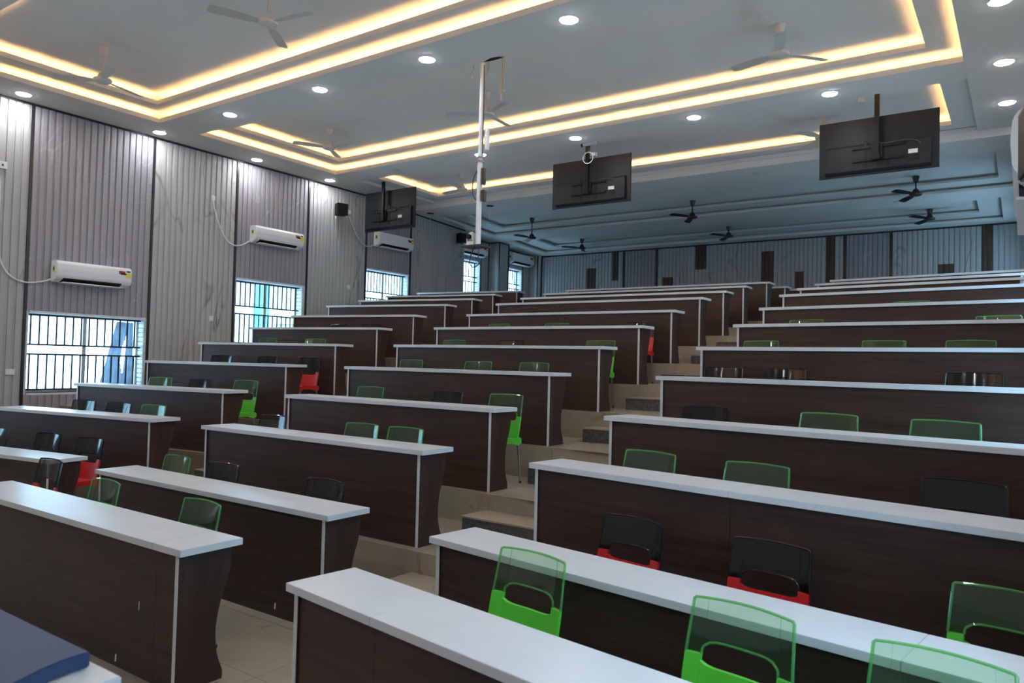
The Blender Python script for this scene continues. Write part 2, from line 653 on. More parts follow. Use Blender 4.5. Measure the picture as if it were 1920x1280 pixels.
def slat_mesh(h, mat, axis):
    key = (round(h, 3), mat, axis)
    if key not in _slat_cache:
        bm = bmesh.new()
        w = SLAT_W - 0.003
        pr = [(0, 0), (0.006, SLAT_T * 0.8), (0.016, SLAT_T), (w - 0.034, SLAT_T), (w - 0.024, SLAT_T * 0.8), (w - 0.018, SLAT_T * 0.2), (w, SLAT_T * 0.2), (w, 0)]
        # profile: along the wall, out of the wall
        if axis == 'left':      # along +y, out +x
            pts = [(p[1], p[0]) for p in pr]
        else:                   # back wall: along +x, out -y
            pts = [(p[0], -p[1]) for p in pr]
        prism(bm, pts, 'z', 0, h)
        _slat_cache[key] = mesh_of('wall_slat', bm, mat)
    return _slat_cache[key]


TRIMS = [1.40, 3.44, 5.14, 7.10, 8.79, 10.55, 12.27, 13.79]
trim_n = 0


def trim(bm):
    global trim_n
    trim_n += 1
    return struct(obj('trim_%d' % trim_n, bm, 'panel_trim_black'))


SECTIONS = [(0.0, 1.40, 'panel_marble'), (1.40, 3.44, 'panel_mauve'), (3.44, 5.14, 'panel_marble'), (5.14, 7.10, 'panel_mauve'),
            (7.10, 8.79, 'panel_marble'), (8.79, 10.55, 'panel_mauve'), (10.55, 12.27, 'panel_marble'), (12.27, 13.79, 'panel_mauve'), (13.79, YPIER, 'panel_marble')]


def tier_floor(y):
    z = 0.0
    for a, b in zip(ROW_Y, ROW_Z):
        if y > a + 0.4:
            z = b
    return z


def top_left(y):
    return (Z0 if y < YSTEP else zr(y)) - 0.02


for (a, b, mat) in SECTIONS:
    n = max(1, round((b - a - 0.04) / SLAT_W))
    st = (b - a - 0.04) / n
    wins = [w for w in WINDOWS[:4] if w[1] < b and w[2] > a]
    for k in range(n):
        y = a + 0.02 + st * k
        spans = [(max(0, math.floor(tier_floor(y) * 5) / 5 - 0.2), round(top_left(y + st), 2))]
        for w in wins:
            if y + st > w[1] + 0.02 and y < w[2] - 0.02:
                spans = [(spans[0][0], w[3] - 0.03), (w[4] + 0.02, spans[0][1])]
        for (za, zb_) in spans:
            if zb_ - za > 0.05:
                o = place('wall_slat', slat_mesh(zb_ - za, mat, 'left'), wall_left, (XL, y, za))
                o.scale.y = st / SLAT_W
for y in TRIMS:
    bm = bmesh.new()
    box(bm, XL, XL + 0.024, y - 0.02, y + 0.02, 0.0, top_left(y))
    trim(bm)
bm = bmesh.new()
box(bm, XL, XL + 0.026, 0.0, YSTEP, Z0 - 0.035, Z0 - 0.001)
trim(bm)
bm = bmesh.new()
for v in box(bm, XL, XL + 0.026, YSTEP + 0.02, YPIER, zb - 0.035, zb - 0.001):
    v.co.z += sl(v.co.y)
trim(bm)
# recess, pier and corner pilaster behind the last window bay
rec = [(YPIER + 0.0, PIER[0]), (PIER[1], 19.80)]
for (a, b) in rec:
    n = round((b - a) / SLAT_W)
    st = (b - a) / n
    for k in range(n):
        y = a + st * k
        spans = [(2.4, round(zr(y + st) - 0.03, 2))]
        for w in WINDOWS[4:]:
            if y + st > w[1] + 0.02 and y < w[2] - 0.02:
                spans = [(2.4, w[3] - 0.03), (w[4] + 0.02, spans[0][1])]
        for (za, zb_) in spans:
            o = place('wall_slat', slat_mesh(zb_ - za, 'panel_marble' if not wins else 'panel_marble', 'left'), wall_left, (XREC, y, za))
            o.scale.y = st / SLAT_W
    bm = bmesh.new()
    for v in box(bm, XREC, XREC + 0.026, a, b, zb - 0.035, zb - 0.001):
        v.co.z += sl(v.co.y)
    trim(bm)
for w in WINDOWS[4:]:
    bm = bmesh.new()
    box(bm, XREC, XREC + 0.024, w[2], w[2] + 0.035, 2.4, zr(w[2]) - 0.03)
    trim(bm)
# pier: side face along y and front face along x
hz = zr(PIER[0]) - 0.03
for k in range(4):
    place('wall_slat', slat_mesh(hz - 2.4, 'panel_marble', 'left'), wall_left, (XL, PIER[0] + 0.0 + 0.1075 * k, 2.4))
for k in range(3):
    o = place('wall_slat', slat_mesh(hz - 2.4, 'panel_marble', 'back'), wall_left, (XREC + 0.03 + 0.12 * k, PIER[0], 2.4))
for (x, y) in ((XREC, PIER[0] - 0.024), (XL - 0.012, PIER[0] - 0.024), (XL, PIER[1])):
    bm = bmesh.new()
    box(bm, x, x + 0.03, y, y + 0.028, 2.4, hz)
    trim(bm)
bm = bmesh.new()
box(bm, XREC, XL + 0.03, PIER[0] - 0.022, PIER[0] - 0.001, hz - 0.005, hz + 0.028)
trim(bm)
bm = bmesh.new()
box(bm, XL, XL + 0.022, PIER[0], PIER[1] + 0.02, hz - 0.015, hz + 0.022)
trim(bm)
hc = zr(19.8) - 0.03
for k in range(3):
    place('wall_slat', slat_mesh(hc - 2.4, 'panel_marble', 'back'), wall_left, (XREC + 0.01 + 0.11 * k, 19.80, 2.4))
for (x, y) in ((-12.775, 19.776), (-12.75, 19.97)):
    bm = bmesh.new()
    box(bm, x, x + 0.03, y, y + 0.028, 2.4, hc)
    trim(bm)

# ---- back wall cladding
YC = YB
bx = lambda u, v: ony(u, v, YC).x
bz = lambda u, v: ony(u, v, YC).z
ZBT = zr(YB) - 0.02
BT = [bx(1170, 500), bx(1232, 500), bx(1585, 480), bx(1671, 460)]
x = -12.72
k = 0
BROWN = [(1104, 1116, 503, 560), (1149, 1160, 440, 526), (1245, 1258, 520, 560), (1309, 1321, 440, 505), (1432, 1447, 471, 560), (1491, 1505, 509, 560), (1553, 1567, 430, 560), (1763, 1783, 495, 560), (1839, 1859, 400, 560)]
brown = []
for (u0, u1, v0, v1) in BROWN:
    uc = (u0 + u1) / 2
    zt = min(ZBT, bz(uc, v0))
    zl = max(2.5, bz(uc, v1)) if v1 < 555 else 2.5
    brown.append((bx(u0, (v0 + v1) / 2), bx(u1, (v0 + v1) / 2), zl, zt))
nb = round((0.20 + 12.72) / SLAT_W)
for k in range(nb):
    x = -12.72 + SLAT_W * k
    xc = x + SLAT_W / 2
    mat = 'panel_mauve' if BT[0] < xc < BT[1] or BT[2] < xc < BT[3] else 'panel_marble'
    spans = [(2.4, round(ZBT, 3), mat)]
    for (a, b, zl, zt) in brown:
        if a - 0.03 < xc < b + 0.03:
            out = []
            if zl > 2.52:
                out.append((2.4, zl, mat))
            out.append((max(2.4, zl), zt, 'panel_brown'))
            if zt < ZBT - 0.05:
                out.append((zt, round(ZBT, 3), mat))
            spans = out
    for (za, zb_, mm) in spans:
        place('wall_slat', slat_mesh(zb_ - za, mm, 'back'), wall_back, (x, YC, za))
for xx in BT:
    bm = bmesh.new()
    box(bm, xx - 0.035, xx + 0.035, YC - 0.026, YC, 2.4, ZBT)
    trim(bm)
bm = bmesh.new()
box(bm, -12.74, XR, YC - 0.024, YC, ZBT - 0.02, ZBT + 0.018)
trim(bm)

# ------------------------------------------------------------------ windows
def make_window(n, xp, y0, y1, z0, z1, bars, rails, side=1):
    """window set into the outer part of the wall; the steel grille stands near the room face"""
    s = side
    root = bpy.data.objects.new('window_%d' % n, None)
    COL.objects.link(root)
    root['kind'] = 'structure'
    root.location = (xp, y0, z0)
    W, HH = y1 - y0, z1 - z0
    xo = -s * 0.19
    fr = 0.05
    bm = bmesh.new()
    for (a, b, c, d) in ((0, fr, 0, HH), (W - fr, W, 0, HH), (fr, W - fr, 0, fr), (fr, W - fr, HH - fr, HH)):
        box(bm, min(xo, xo - s * 0.05), max(xo, xo - s * 0.05), a, b, c, d)
    obj('window_frame', bm, 'aluminium', root)
    bm = bmesh.new()
    box(bm, min(xo, xo + s * 0.02), max(xo, xo + s * 0.02), W * 0.5 - 0.03, W * 0.5 + 0.03, fr, HH - fr)
    obj('window_mullion', bm, 'aluminium', root)
    for a, b in ((fr, W * 0.5 - 0.03), (W * 0.5 + 0.03, W - fr)):
        bm = bmesh.new()
        box(bm, xo - s * 0.03 - 0.002, xo - s * 0.03 + 0.002, a, b, fr, HH - fr)
        obj('window_pane', bm, 'window_glass', root)
    # reveal lining and sill
    bm = bmesh.new()
    box(bm, min(-s * 0.19, s * 0.02), max(-s * 0.19, s * 0.02), 0.0, W, -0.03, 0.0)
    obj('window_sill', bm, 'plaster', root)
    bm = bmesh.new()
    nr = 16
    for k in range(nr):
        za = HH * k / nr
        box(bm, min(-s * 0.17, 0), max(-s * 0.17, 0), W - 0.02, W, za + 0.008, za + HH / nr - 0.008)
    obj('reveal_lining', bm, 'socket_white', root)
    bm = bmesh.new()
    box(bm, min(-s * 0.19, s * 0.024), max(-s * 0.19, s * 0.024), 0.0, W, HH - 0.012, HH + 0.02)
    obj('window_head', bm, 'socket_white', root)
    xg = -s * 0.10
    zs = [HH * f for f in rails]
    for z in zs:
        bm = bmesh.new()
        box(bm, xg - 0.006, xg + 0.006, 0.0, W - 0.02, z - 0.014, z + 0.014)
        obj('grille_rail', bm, 'grille_steel', root)
    for lo, hi in ((0, 1), (2, 3)):
        if bars and len(zs) >= 4:
            bm = bmesh.new()
            box(bm, xg - 0.008, xg + 0.008, -0.011, 0.011, zs[lo], zs[hi])
            me = mesh_of('grille_bar', bm, 'grille_steel')
            for k in range(bars):
                place('grille_bar', me, root, (0, W * (k + 0.6) / (bars + 0.6), 0))
    return root


for n, w in enumerate(WINDOWS):
    r4 = (0.04, 0.48, 0.60, 0.97)
    make_window(n + 1, w[0], w[1], w[2], w[3], w[4], 14 if n < 4 else 8, r4)
for n, w in enumerate(RW_ADDED):
    make_window(len(WINDOWS) + n + 1, XR, w[0], w[1], w[2], w[3], 0, (0.04, 0.48, 0.60, 0.97), -1)
# cool daylight enters through the openings: portals only guide the sampling of the sky
for (xp, a, b, c, d, s) in [(w[0], w[1], w[2], w[3], w[4], 1) for w in WINDOWS] + [(XR, w[0], w[1], w[2], w[3], -1) for w in RW_ADDED]:
    ld = bpy.data.lights.new('window_portal', 'AREA')
    ld.shape = 'RECTANGLE'
    ld.size = d - c
    ld.size_y = b - a
    ld.cycles.is_portal = True
    lo = bpy.data.objects.new('window_portal', ld)
    COL.objects.link(lo)
    lo.location = (xp - s * 0.26, (a + b) / 2, (c + d) / 2)
    lo.rotation_euler = (0, -PI / 2 if s > 0 else PI / 2, 0)
    lo['kind'] = 'helper'
# light cloth hanging behind the grille of the nearest window in view
bm = bmesh.new()
cols = 26
rows = 14
vs = []
for j in range(rows + 1):
    t = j / rows
    for i in range(cols + 1):
        s = i / cols
        wdt = 0.30 + 0.26 * t
        yy = -wdt * s
        vs.append(bm.verts.new((0.018 * math.sin(s * 26 + 2 * t), yy, -1.12 * t)))
for j in range(rows):
    for i in range(cols):
        if 0.18 < j / rows < 0.75 and 0.28 < i / cols < 0.28 + 0.18 * math.sin((j / rows - 0.18) / 0.57 * PI):
            continue
        a = j * (cols + 1) + i
        bm.faces.new((vs[a], vs[a + 1], vs[a + cols + 2], vs[a + cols + 1]))
bmesh.ops.solidify(bm, geom=list(bm.faces), thickness=0.004)
tag(obj('curtain', bm, 'curtain_blue', smooth=True, loc=(XL - 0.155, 6.93, 2.32)), 'pale blue-grey cloth hanging behind the grille of the window nearest the stage', 'curtain')
# neighbouring building outside
out = thing('neighbour_building', 'pale building with turquoise panels seen through the barred window', 'building', (-18.5, 11.0, 0))
bm = bmesh.new()
box(bm, -0.4, 0.0, 0.8, 5.0, 0, 4.6)
obj('facade', bm, 'outdoor_white', out)
for k in range(3):
    bm = bmesh.new()
    box(bm, 0.0, 0.06, 1.0 + 1.5 * k, 1.5 + 1.5 * k, 0.2, 4.4)
    obj('panel', bm, 'outdoor_turquoise', out)

# ------------------------------------------------------------------ floor, tiers, steps
bm = bmesh.new()
box(bm, XREC - 0.2, XR + 0.2, YF - 0.2, YB + 0.2, -0.2, -0.012)
floor = struct(obj('floor', bm, 'grout'), 'beige marble tiled floor')
_tile = {}


def tile_mesh(w, d, h, mat='floor_marble'):
    key = (round(w, 3), round(d, 3), round(h, 3), mat)
    if key not in _tile:
        bm = bmesh.new()
        box(bm, 0.0015, w - 0.0015, 0.0015, d - 0.0015, 0, h)
        _tile[key] = mesh_of('tile', bm, mat)
    return _tile[key]


def polyline(i):
    k = i - 1
    o = -0.05
    return [(XREC - 0.1, row_pt('L', i, XREC - 0.1) + o), (LR[k] + 0.05, row_pt('L', i, LR[k]) + o), (ML[k] - 0.05, ROW_Y[k] + o), (MR[k] + 0.05, ROW_Y[k] + o), (RL[k] - 0.05, row_pt('R', i, RL[k]) + o), (XR + 0.1, row_pt('R', i, XR) + o)]


me = tile_mesh(0.6, 0.6, 0.012)
for i in range(15):
    for j in range(8):
        place('tile', me, floor, (-8.9 + 0.6 * i, -0.35 + 0.6 * j, -0.012))
bm = bmesh.new()
box(bm, XREC - 0.1, -8.9, YF, 4.6, -0.012, 0)
box(bm, -8.9, XR, YF, -0.35, -0.012, 0)
box(bm, 0.1, XR, -0.35, 4.6, -0.012, 0)
obj('floor_border', bm, 'floor_marble', floor)
zprev = 0.0
for i in range(3, 15):
    k = i - 1
    pl = polyline(i)
    z = ROW_Z[k]
    bm = bmesh.new()
    prism(bm, pl + [(XR + 0.1, YB + 0.1), (XREC - 0.1, YB + 0.1)], 'z', (zprev if i > 3 else 0.0), z - 0.004)
    tier = struct(obj('floor_tier_%d' % (i - 2), bm, 'grout'), 'raised seating tier faced with beige marble tiles')
    # risers: tiles along the middle block and its two aisles
    for a, b in zip(pl[1:-1], pl[2:]):
        L = math.hypot(b[0] - a[0], b[1] - a[1])
        ang = math.atan2(b[1] - a[1], b[0] - a[0])
        n = max(1, math.ceil(L / 0.62))
        w = L / n
        for q in range(n):
            if b is pl[-1] and q > 0:
                break
            p = (a[0] + (b[0] - a[0]) * q / n, a[1] + (b[1] - a[1]) * q / n)
            o = place('tile', tile_mesh(0.6, 0.014, round(z - zprev, 3)), tier, (p[0] + 0.014 * math.sin(ang), p[1] - 0.014 * math.cos(ang), zprev), (0, 0, ang))
            o.scale.x = w / 0.6
    # treads in the aisles
    nxt = ROW_Y[k + 1] - 0.05 if k + 1 < len(ROW_Y) else YB
    dep = nxt - (ROW_Y[k] - 0.05)
    for (xa, xb) in ((MR[k] - 0.62, RL[k] + 0.10), (LR[k] - 0.45, ML[k] + 0.5)):
        n = max(1, round((xb - xa) / 0.6))
        for q in range(n):
            for r in range(2):
                o = place('tile', tile_mesh(0.6, 0.6, 0.004), tier, (xa + (xb - xa) * q / n, ROW_Y[k] - 0.06 + dep * r / 2, z - 0.004))
                o.scale = ((xb - xa) / n / 0.6, dep / 2 / 0.6, 1)
    # the strips of tread under the desks, left as plain slabs
    bm = bmesh.new()
    for (xa, xb) in ((XREC - 0.05, LR[k] - 0.45), (ML[k] + 0.5, MR[k] - 0.62), (RL[k] + 0.10, XR)):
        def yy(i_, x_):
            if x_ < LR[i_ - 1]:
                return row_pt('L', i_, x_)
            if x_ > RL[i_ - 1]:
                return row_pt('R', i_, x_)
            return ROW_Y[i_ - 1]
        f0, f1 = yy(i, xa) - 0.06, yy(i, xb) - 0.06
        if i < 14:
            g0, g1 = yy(i + 1, xa) - 0.06, yy(i + 1, xb) - 0.06
        else:
            g0 = g1 = YB
        prism(bm, [(xa, f0), (xb, f1), (xb, g1), (xa, g0)], 'z', z - 0.004, z)
    obj('tread_slab', bm, 'floor_marble', tier)
    if i <= 12 and z - zprev > 0.1:
        for (xa, xb) in ((MR[k] - 0.02, RL[k]), (LR[k] + 0.02, ML[k] - 0.02)):
            y1 = ROW_Y[k] - 0.066
            zh = (z - zprev) / 2
            bm = bmesh.new()
            box(bm, xa, xb, y1 - 0.335, y1, zprev, zprev + zh - 0.014)
            st = obj('step', bm, 'granite', tier)
            bm = bmesh.new()
            box(bm, xa - 0.006, xb, y1 - 0.345, y1, zprev + zh - 0.014, zprev + zh)
            obj('step_tread', bm, 'floor_marble', st)
    zprev = z

# ------------------------------------------------------------------ desks
def smooth_curve(pts, n=4):
    out = []
    P = [Vector((p[0], p[1], 0)) for p in pts]
    for i in range(len(P) - 1):
        p0, p1, p2, p3 = P[max(i - 1, 0)], P[i], P[i + 1], P[min(i + 2, len(P) - 1)]
        for q in range(n):
            t = q / n
            out.append(0.5 * ((2 * p1) + (p2 - p0) * t + (2 * p0 - 5 * p1 + 4 * p2 - p3) * t * t + (3 * p1 - p0 - 3 * p2 + p3) * t ** 3))
    out.append(P[-1])
    return [(v.x, v.y) for v in out]


_end = {}


def desk(block, i, label, seam=None):
    k = i - 1
    a = ANG[block]
    if block == 'R':
        x0 = RL[k]
        L = ((0.10 if i < 10 else 0.0) - x0) / math.cos(a)
    elif block == 'M':
        x0, L = ML[k], MR[k] - ML[k]
    else:
        x0 = LL[k]
        L = (LR[k] - LL[k]) / math.cos(a)
    y0 = row_pt(block, i, x0)
    t = thing('lecture_desk', label, 'desk', (x0, y0, ROW_Z[k]), -a, 'tiered lecture desks')
    zt = H
    cuts = [0, L] if seam is None else [0, seam, L]
    for c0, c1 in zip(cuts, cuts[1:]):
        bm = bmesh.new()
        g0 = 0.0008 if c0 > 0 else 0
        g1 = 0.0008 if c1 < L else 0
        box(bm, c0 + g0, c1 - g1, 0, DD, zt - TT, zt)
        obj('table_top', bm, 'white_laminate', t, bevel=0.0015)
    e, th, fo = 0.045, 0.026, 0.018
    for c0, c1 in zip(cuts, cuts[1:]):
        bm = bmesh.new()
        box(bm, max(c0, e + th) + (0.001 if c0 else 0), min(c1, L - e - th) - (0.001 if c1 < L else 0), fo + 0.012, fo + 0.030, 0.0, zt - TT)
        obj('front_panel', bm, 'wenge', t)
    if 'end' not in _end:
        back = smooth_curve([(0.335, zt - TT), (0.335, 0.66), (0.330, 0.60), (0.312, 0.53), (0.284, 0.45), (0.262, 0.36), (0.252, 0.27), (0.258, 0.18), (0.276, 0.11), (0.296, 0.06), (0.302, 0.03), (0.300, 0.0)])
        bm = bmesh.new()
        prism(bm, [(fo + 0.003, 0.0), (fo + 0.003, zt - TT)] + back, 'x', 0, th)
        _end['end'] = mesh_of('end_panel', bm, 'wenge_upright')
        bm = bmesh.new()
        box(bm, 0, th, fo, fo + 0.003, 0.0, zt - TT)
        _end['edge'] = mesh_of('edge_strip', bm, 'edge_white')
    for x in (e, L - e - th):
        p = place('end_panel', _end['end'], t, (x, 0, 0))
        place('edge_strip', _end['edge'], p)
    bm = bmesh.new()
    box(bm, e + th, L - e - th, fo + 0.030, 0.30, 0.50, 0.516)
    obj('under_shelf', bm, 'wenge', t)
    return t


def tape(t, u, v, h, w=0.012):
    """scrap of masking tape stuck to the front panel"""
    a = -t.rotation_euler.z
    n = Vector((math.sin(a), math.cos(a), 0))
    p = onplane(u, v, Vector(t.location) + n * 0.029, n) - Vector(t.location)
    bm = bmesh.new()
    x = p.x * math.cos(a) - p.y * math.sin(a)
    prism(bm, [(x - w / 2, p.z), (x + w / 2, p.z + 0.004), (x + w * 0.7, p.z + h), (x - w * 0.3, p.z + h * 0.93)], 'y', 0.0285, 0.0299)
    obj('tape_scrap', bm, 'sticker_white', t)


BL = {'L': 'window-side', 'M': 'middle', 'R': 'right-hand'}
SEAM = {('R', 1): 0.62, ('R', 2): 2.50, ('R', 3): 1.50, ('M', 1): 2.66}
for i in range(1, 15):
    if i <= 12:
        desk('R', i, 'dark brown bench desk with white top, %s row of the right-hand block' % ORD[i], SEAM.get(('R', i)))
    dm = desk('M', i, 'dark brown bench desk with white top, %s row of the middle block' % ORD[i], SEAM.get(('M', i)))
    if i == 1:
        tape(dm, 216, 1240, 0.045)
        tape(dm, 260, 1144, 0.05, 0.006)
    if i == 2:
        tape(dm, 515, 1142, 0.045)
    if 2 <= i <= 12:
        desk('L', i, 'dark brown bench desk with white top, %s row of the window-side block' % ORD[i])

# ------------------------------------------------------------------ chairs
CW = 0.435     # width of the back
ZB = 0.862


def back_pt(s, z):
    """s in -1..1 across, z height: curved, leaning back"""
    w = CW / 2 * (1 - 0.06 * max(0, (z - 0.62)) / 0.23)
    y = 0.165 + (z - 0.43) * 0.20 - 0.030 * (s * s)
    return Vector((s * w, y, z))


def shell(bm, grid_s, zfun0, zfun1, nz, th):
    """curved strip of the back between two heights, with thickness"""
    front, rear = [], []
    for s in grid_s:
        ca, cb = [], []
        z0, z1 = zfun0(s), zfun1(s)
        for j in range(nz + 1):
            p = back_pt(s, z0 + (z1 - z0) * j / nz)
            ca.append(bm.verts.new(p - Vector((0, th / 2, 0))))
            cb.append(bm.verts.new(p + Vector((0, th / 2, 0))))
        front.append(ca)
        rear.append(cb)
    fs = []
    n = len(grid_s)
    for i in range(n - 1):
        for j in range(nz):
            fs.append(bm.faces.new((front[i][j], front[i + 1][j], front[i + 1][j + 1], front[i][j + 1])))
            fs.append(bm.faces.new((rear[i][j], rear[i][j + 1], rear[i + 1][j + 1], rear[i + 1][j])))
        fs.append(bm.faces.new((front[i][0], rear[i][0], rear[i + 1][0], front[i + 1][0])))
        fs.append(bm.faces.new((front[i][nz], front[i + 1][nz], rear[i + 1][nz], rear[i][nz])))
    for i in (0, n - 1):
        for j in range(nz):
            fs.append(bm.faces.new((front[i][j], front[i][j + 1], rear[i][j + 1], rear[i][j])))
    bmesh.ops.recalc_face_normals(bm, faces=fs)


def lins(a, b, n):
    return [a + (b - a) * i / n for i in range(n + 1)]


CHAIR = {}
SI = 0.72   # inner edge of the stiles
ZO1, ZJ, ZO0 = 0.700, 0.650, 0.606
for kind, hard, soft, rim in (('green', 'plastic_green', 'green_clear', 'green_edge'), ('smoke', 'plastic_red', 'smoke_clear', 'smoke_edge')):
    arch = lambda s: ZO1 - 0.02 * (abs(s) / SI) ** 4
    bm = bmesh.new()
    shell(bm, lins(-SI, SI, 12), arch, lambda s: ZB - 0.006 * s * s, 3, 0.008)
    for q in (-1, 1):
        gs = [q * v for v in lins(SI, 1, 3)]
        shell(bm, gs, lambda s: ZJ, lambda s: ZB - 0.006 * s * s, 4, 0.008)
    CHAIR[kind, 'backrest'] = mesh_of('backrest', bm, soft, True)
    bm = bmesh.new()
    pts = [back_pt(-1, z) for z in lins(ZJ, ZB - 0.012, 5)] + [back_pt(s, ZB - 0.006 * s * s) for s in lins(-0.97, 0.97, 12)] + [back_pt(1, z) for z in lins(ZB - 0.012, ZJ, 5)]
    tube(bm, pts, 0.0062, 6)
    pts = [back_pt(-SI, z) for z in lins(ZJ, ZO1 - 0.03, 2)] + [back_pt(s, ZO1 - 0.03 * (abs(s) / SI) ** 8 + 0.002) for s in lins(-SI * 0.97, SI * 0.97, 14)] + [back_pt(SI, z) for z in lins(ZO1 - 0.03, ZJ, 2)]
    tube(bm, pts, 0.0055, 6)
    CHAIR[kind, 'back_rim'] = mesh_of('back_rim', bm, rim, True)
    # moulded lower shell: lower back with two lugs, seat pan with skirts
    bm = bmesh.new()
    low = lambda s: 0.415
    shell(bm, lins(-SI, SI, 12), low, lambda s: ZO0 + 0.018 * (abs(s) / SI) ** 6, 3, 0.018)
    for q in (-1, 1):
        gs = [q * v for v in lins(SI, 1, 3)]
        shell(bm, gs, low, lambda s: ZJ, 4, 0.020)
    # seat pan
    nx, ny = 10, 8
    top = []
    bot = []
    for j in range(ny + 1):
        t = j / ny
        yv = 0.185 - 0.40 * t
        ra, rb = [], []
        wv = CW / 2 * (0.99 + 0.03 * t)
        for i_ in range(nx + 1):
            s = -1 + 2 * i_ / nx
            zv = 0.440 + 0.012 * s * s - 0.006 * math.sin(t * PI) + 0.010 * t - (0.022 * max(0, t - 0.85) / 0.15)
            ra.append(bm.verts.new((s * wv, yv, zv)))
            rb.append(bm.verts.new((s * wv, yv, zv - 0.016)))
        top.append(ra)
        bot.append(rb)
    fs = []
    for j in range(ny):
        for i_ in range(nx):
            fs.append(bm.faces.new((top[j][i_], top[j][i_ + 1], top[j + 1][i_ + 1], top[j + 1][i_])))
            fs.append(bm.faces.new((bot[j][i_], bot[j + 1][i_], bot[j + 1][i_ + 1], bot[j][i_ + 1])))
    for j in range(ny):
        for e_ in (0, nx):
            fs.append(bm.faces.new((top[j][e_], top[j + 1][e_], bot[j + 1][e_], bot[j][e_])))
    for i_ in range(nx):
        for e_ in (0, ny):
            fs.append(bm.faces.new((top[e_][i_], bot[e_][i_], bot[e_][i_ + 1], top[e_][i_ + 1])))
    bmesh.ops.recalc_face_normals(bm, faces=fs)
    for q in (-1, 1):
        pr = [(0.20, 0.44), (0.20, 0.395), (0.155, 0.375), (0.05, 0.400), (-0.12, 0.402), (-0.185, 0.385), (-0.222, 0.395), (-0.215, 0.45)]
        xa, xb = (q * CW / 2 * 0.99, q * (CW / 2 * 0.99 - 0.014))
        prism(bm, pr, 'x', min(xa, xb), max(xa, xb))
    prism(bm, [(-0.21, 0.395), (-0.21, 0.435), (-0.196, 0.435), (-0.196, 0.395)], 'x', -CW / 2 * 0.97, CW / 2 * 0.97)
    CHAIR[kind, 'seat'] = mesh_of('seat', bm, hard, True)
bm = bmesh.new()
tube(bm, [(0, 0, 0.40), (0, 0.055, 0.012)], 0.0125, 8, 0.011)
CHAIR['rear'] = mesh_of('leg', bm, 'metal_grey', True)
bm = bmesh.new()
tube(bm, [(0, 0, 0.40), (0, -0.03, 0.012)], 0.0125, 8, 0.011)
CHAIR['front'] = mesh_of('leg', bm, 'metal_grey', True)
bm = bmesh.new()
lathe(bm, [(0.013, 0), (0.014, 0.02), (0.011, 0.024)], 8)
CHAIR['foot'] = mesh_of('foot', bm, 'plastic_dark')
PROTO = {}


def chair(kind, loc, rotz, label):
    if kind in PROTO:
        return dup(PROTO[kind], loc, (0, 0, rotz), label)
    t = thing('chair', label, 'chair', loc, rotz, 'moulded chairs behind the desks')
    place('seat', CHAIR[kind, 'seat'], t)
    b = place('backrest', CHAIR[kind, 'backrest'], t)
    place('back_rim', CHAIR[kind, 'back_rim'], b)
    for sx in (-1, 1):
        l = place('leg', CHAIR['rear'], t, (sx * 0.195, 0.165, 0))
        place('foot', CHAIR['foot'], l, (0, 0.056, 0))
        l = place('leg', CHAIR['front'], t, (sx * 0.190, -0.17, 0))
        place('foot', CHAIR['foot'], l, (0, -0.031, 0))
    PROTO[kind] = t
    return t


SEATS = {  # block, row -> (pixel of the middle of the back's top, kind)
    ('R', 1): [(1006, 1035, 'green'), (1396, 1133, 'green'), (1772, 1222, 'green')],
    ('R', 2): [(1190, 969, 'smoke'), (1452, 1015, 'smoke'), (1892, 1105, 'green')],
    ('R', 3): [(1222, 856, 'green'), (1424, 880, 'green'), (1806, 900, 'smoke')],
    ('R', 4): [(1326, 766, 'smoke'), (1555, 775, 'green'), (1772, 790, 'green')],
    ('R', 5): [(1360, 693, 'smoke'), (1475, 695, 'smoke'), (1826, 706, 'smoke')],
    ('R', 6): [(1429, 641, 'green'), (1660, 641, 'green'), (1824, 641, 'green')],
    ('R', 7): [(1514, 603, 'green'), (1873, 596, 'green')],
    ('R', 8): [(1712, 565, 'green')],
    ('R', 9): [(1741, 537, 'green')],
    ('R', 10): [(1600, 532, 'green')],
    ('M', 1): [(103, 886, 'smoke', 0.80), (207, 904, 'green'), (387, 949, 'green')],
    ('M', 2): [(340, 858, 'green'), (428, 870, 'smoke'), (617, 903, 'smoke')],
    ('M', 3): [(519, 783, 'smoke'), (685, 798, 'green'), (766, 806, 'green')],
    ('M', 4): [(700, 725, 'green'), (843, 734, 'smoke'), (952, 739, 'green')],
    ('M', 5): [(775, 677, 'green'), (901, 679, 'green'), (1005, 682, 'green')],
    ('M', 6): [(855, 638, 'green'), (962, 640, 'smoke'), (1129, 641, 'green')],
    ('M', 7): [(938, 608, 'green'), (1047, 608, 'green'), (1204, 610, 'smoke')],
    ('L', 2): [(2, 802, 'smoke'), (98, 812, 'smoke'), (176, 830, 'smoke', 0.86)],
    ('L', 3): [(165, 750, 'smoke'), (229, 757, 'smoke'), (293, 763, 'green')],
    ('L', 4): [(307, 709, 'green'), (380, 712, 'smoke'), (466, 713, 'green')],
    ('L', 5): [(420, 668, 'smoke'), (505, 670, 'smoke'), (583, 672, 'smoke')],
    ('L', 6): [(505, 636, 'green'), (595, 636, 'green')],
    ('L', 7): [(537, 609, 'green'), (640, 609, 'smoke'), (700, 609, 'smoke')],
    ('L', 9): [(665, 568, 'green'), (735, 566, 'green')],
    ('M', 8): [(1010, 582, 'smoke')],
}
WHICH = {1: [''], 2: ['nearer the windows', 'farther from the windows'], 3: ['nearest the windows', 'in the middle', 'farthest from the windows']}
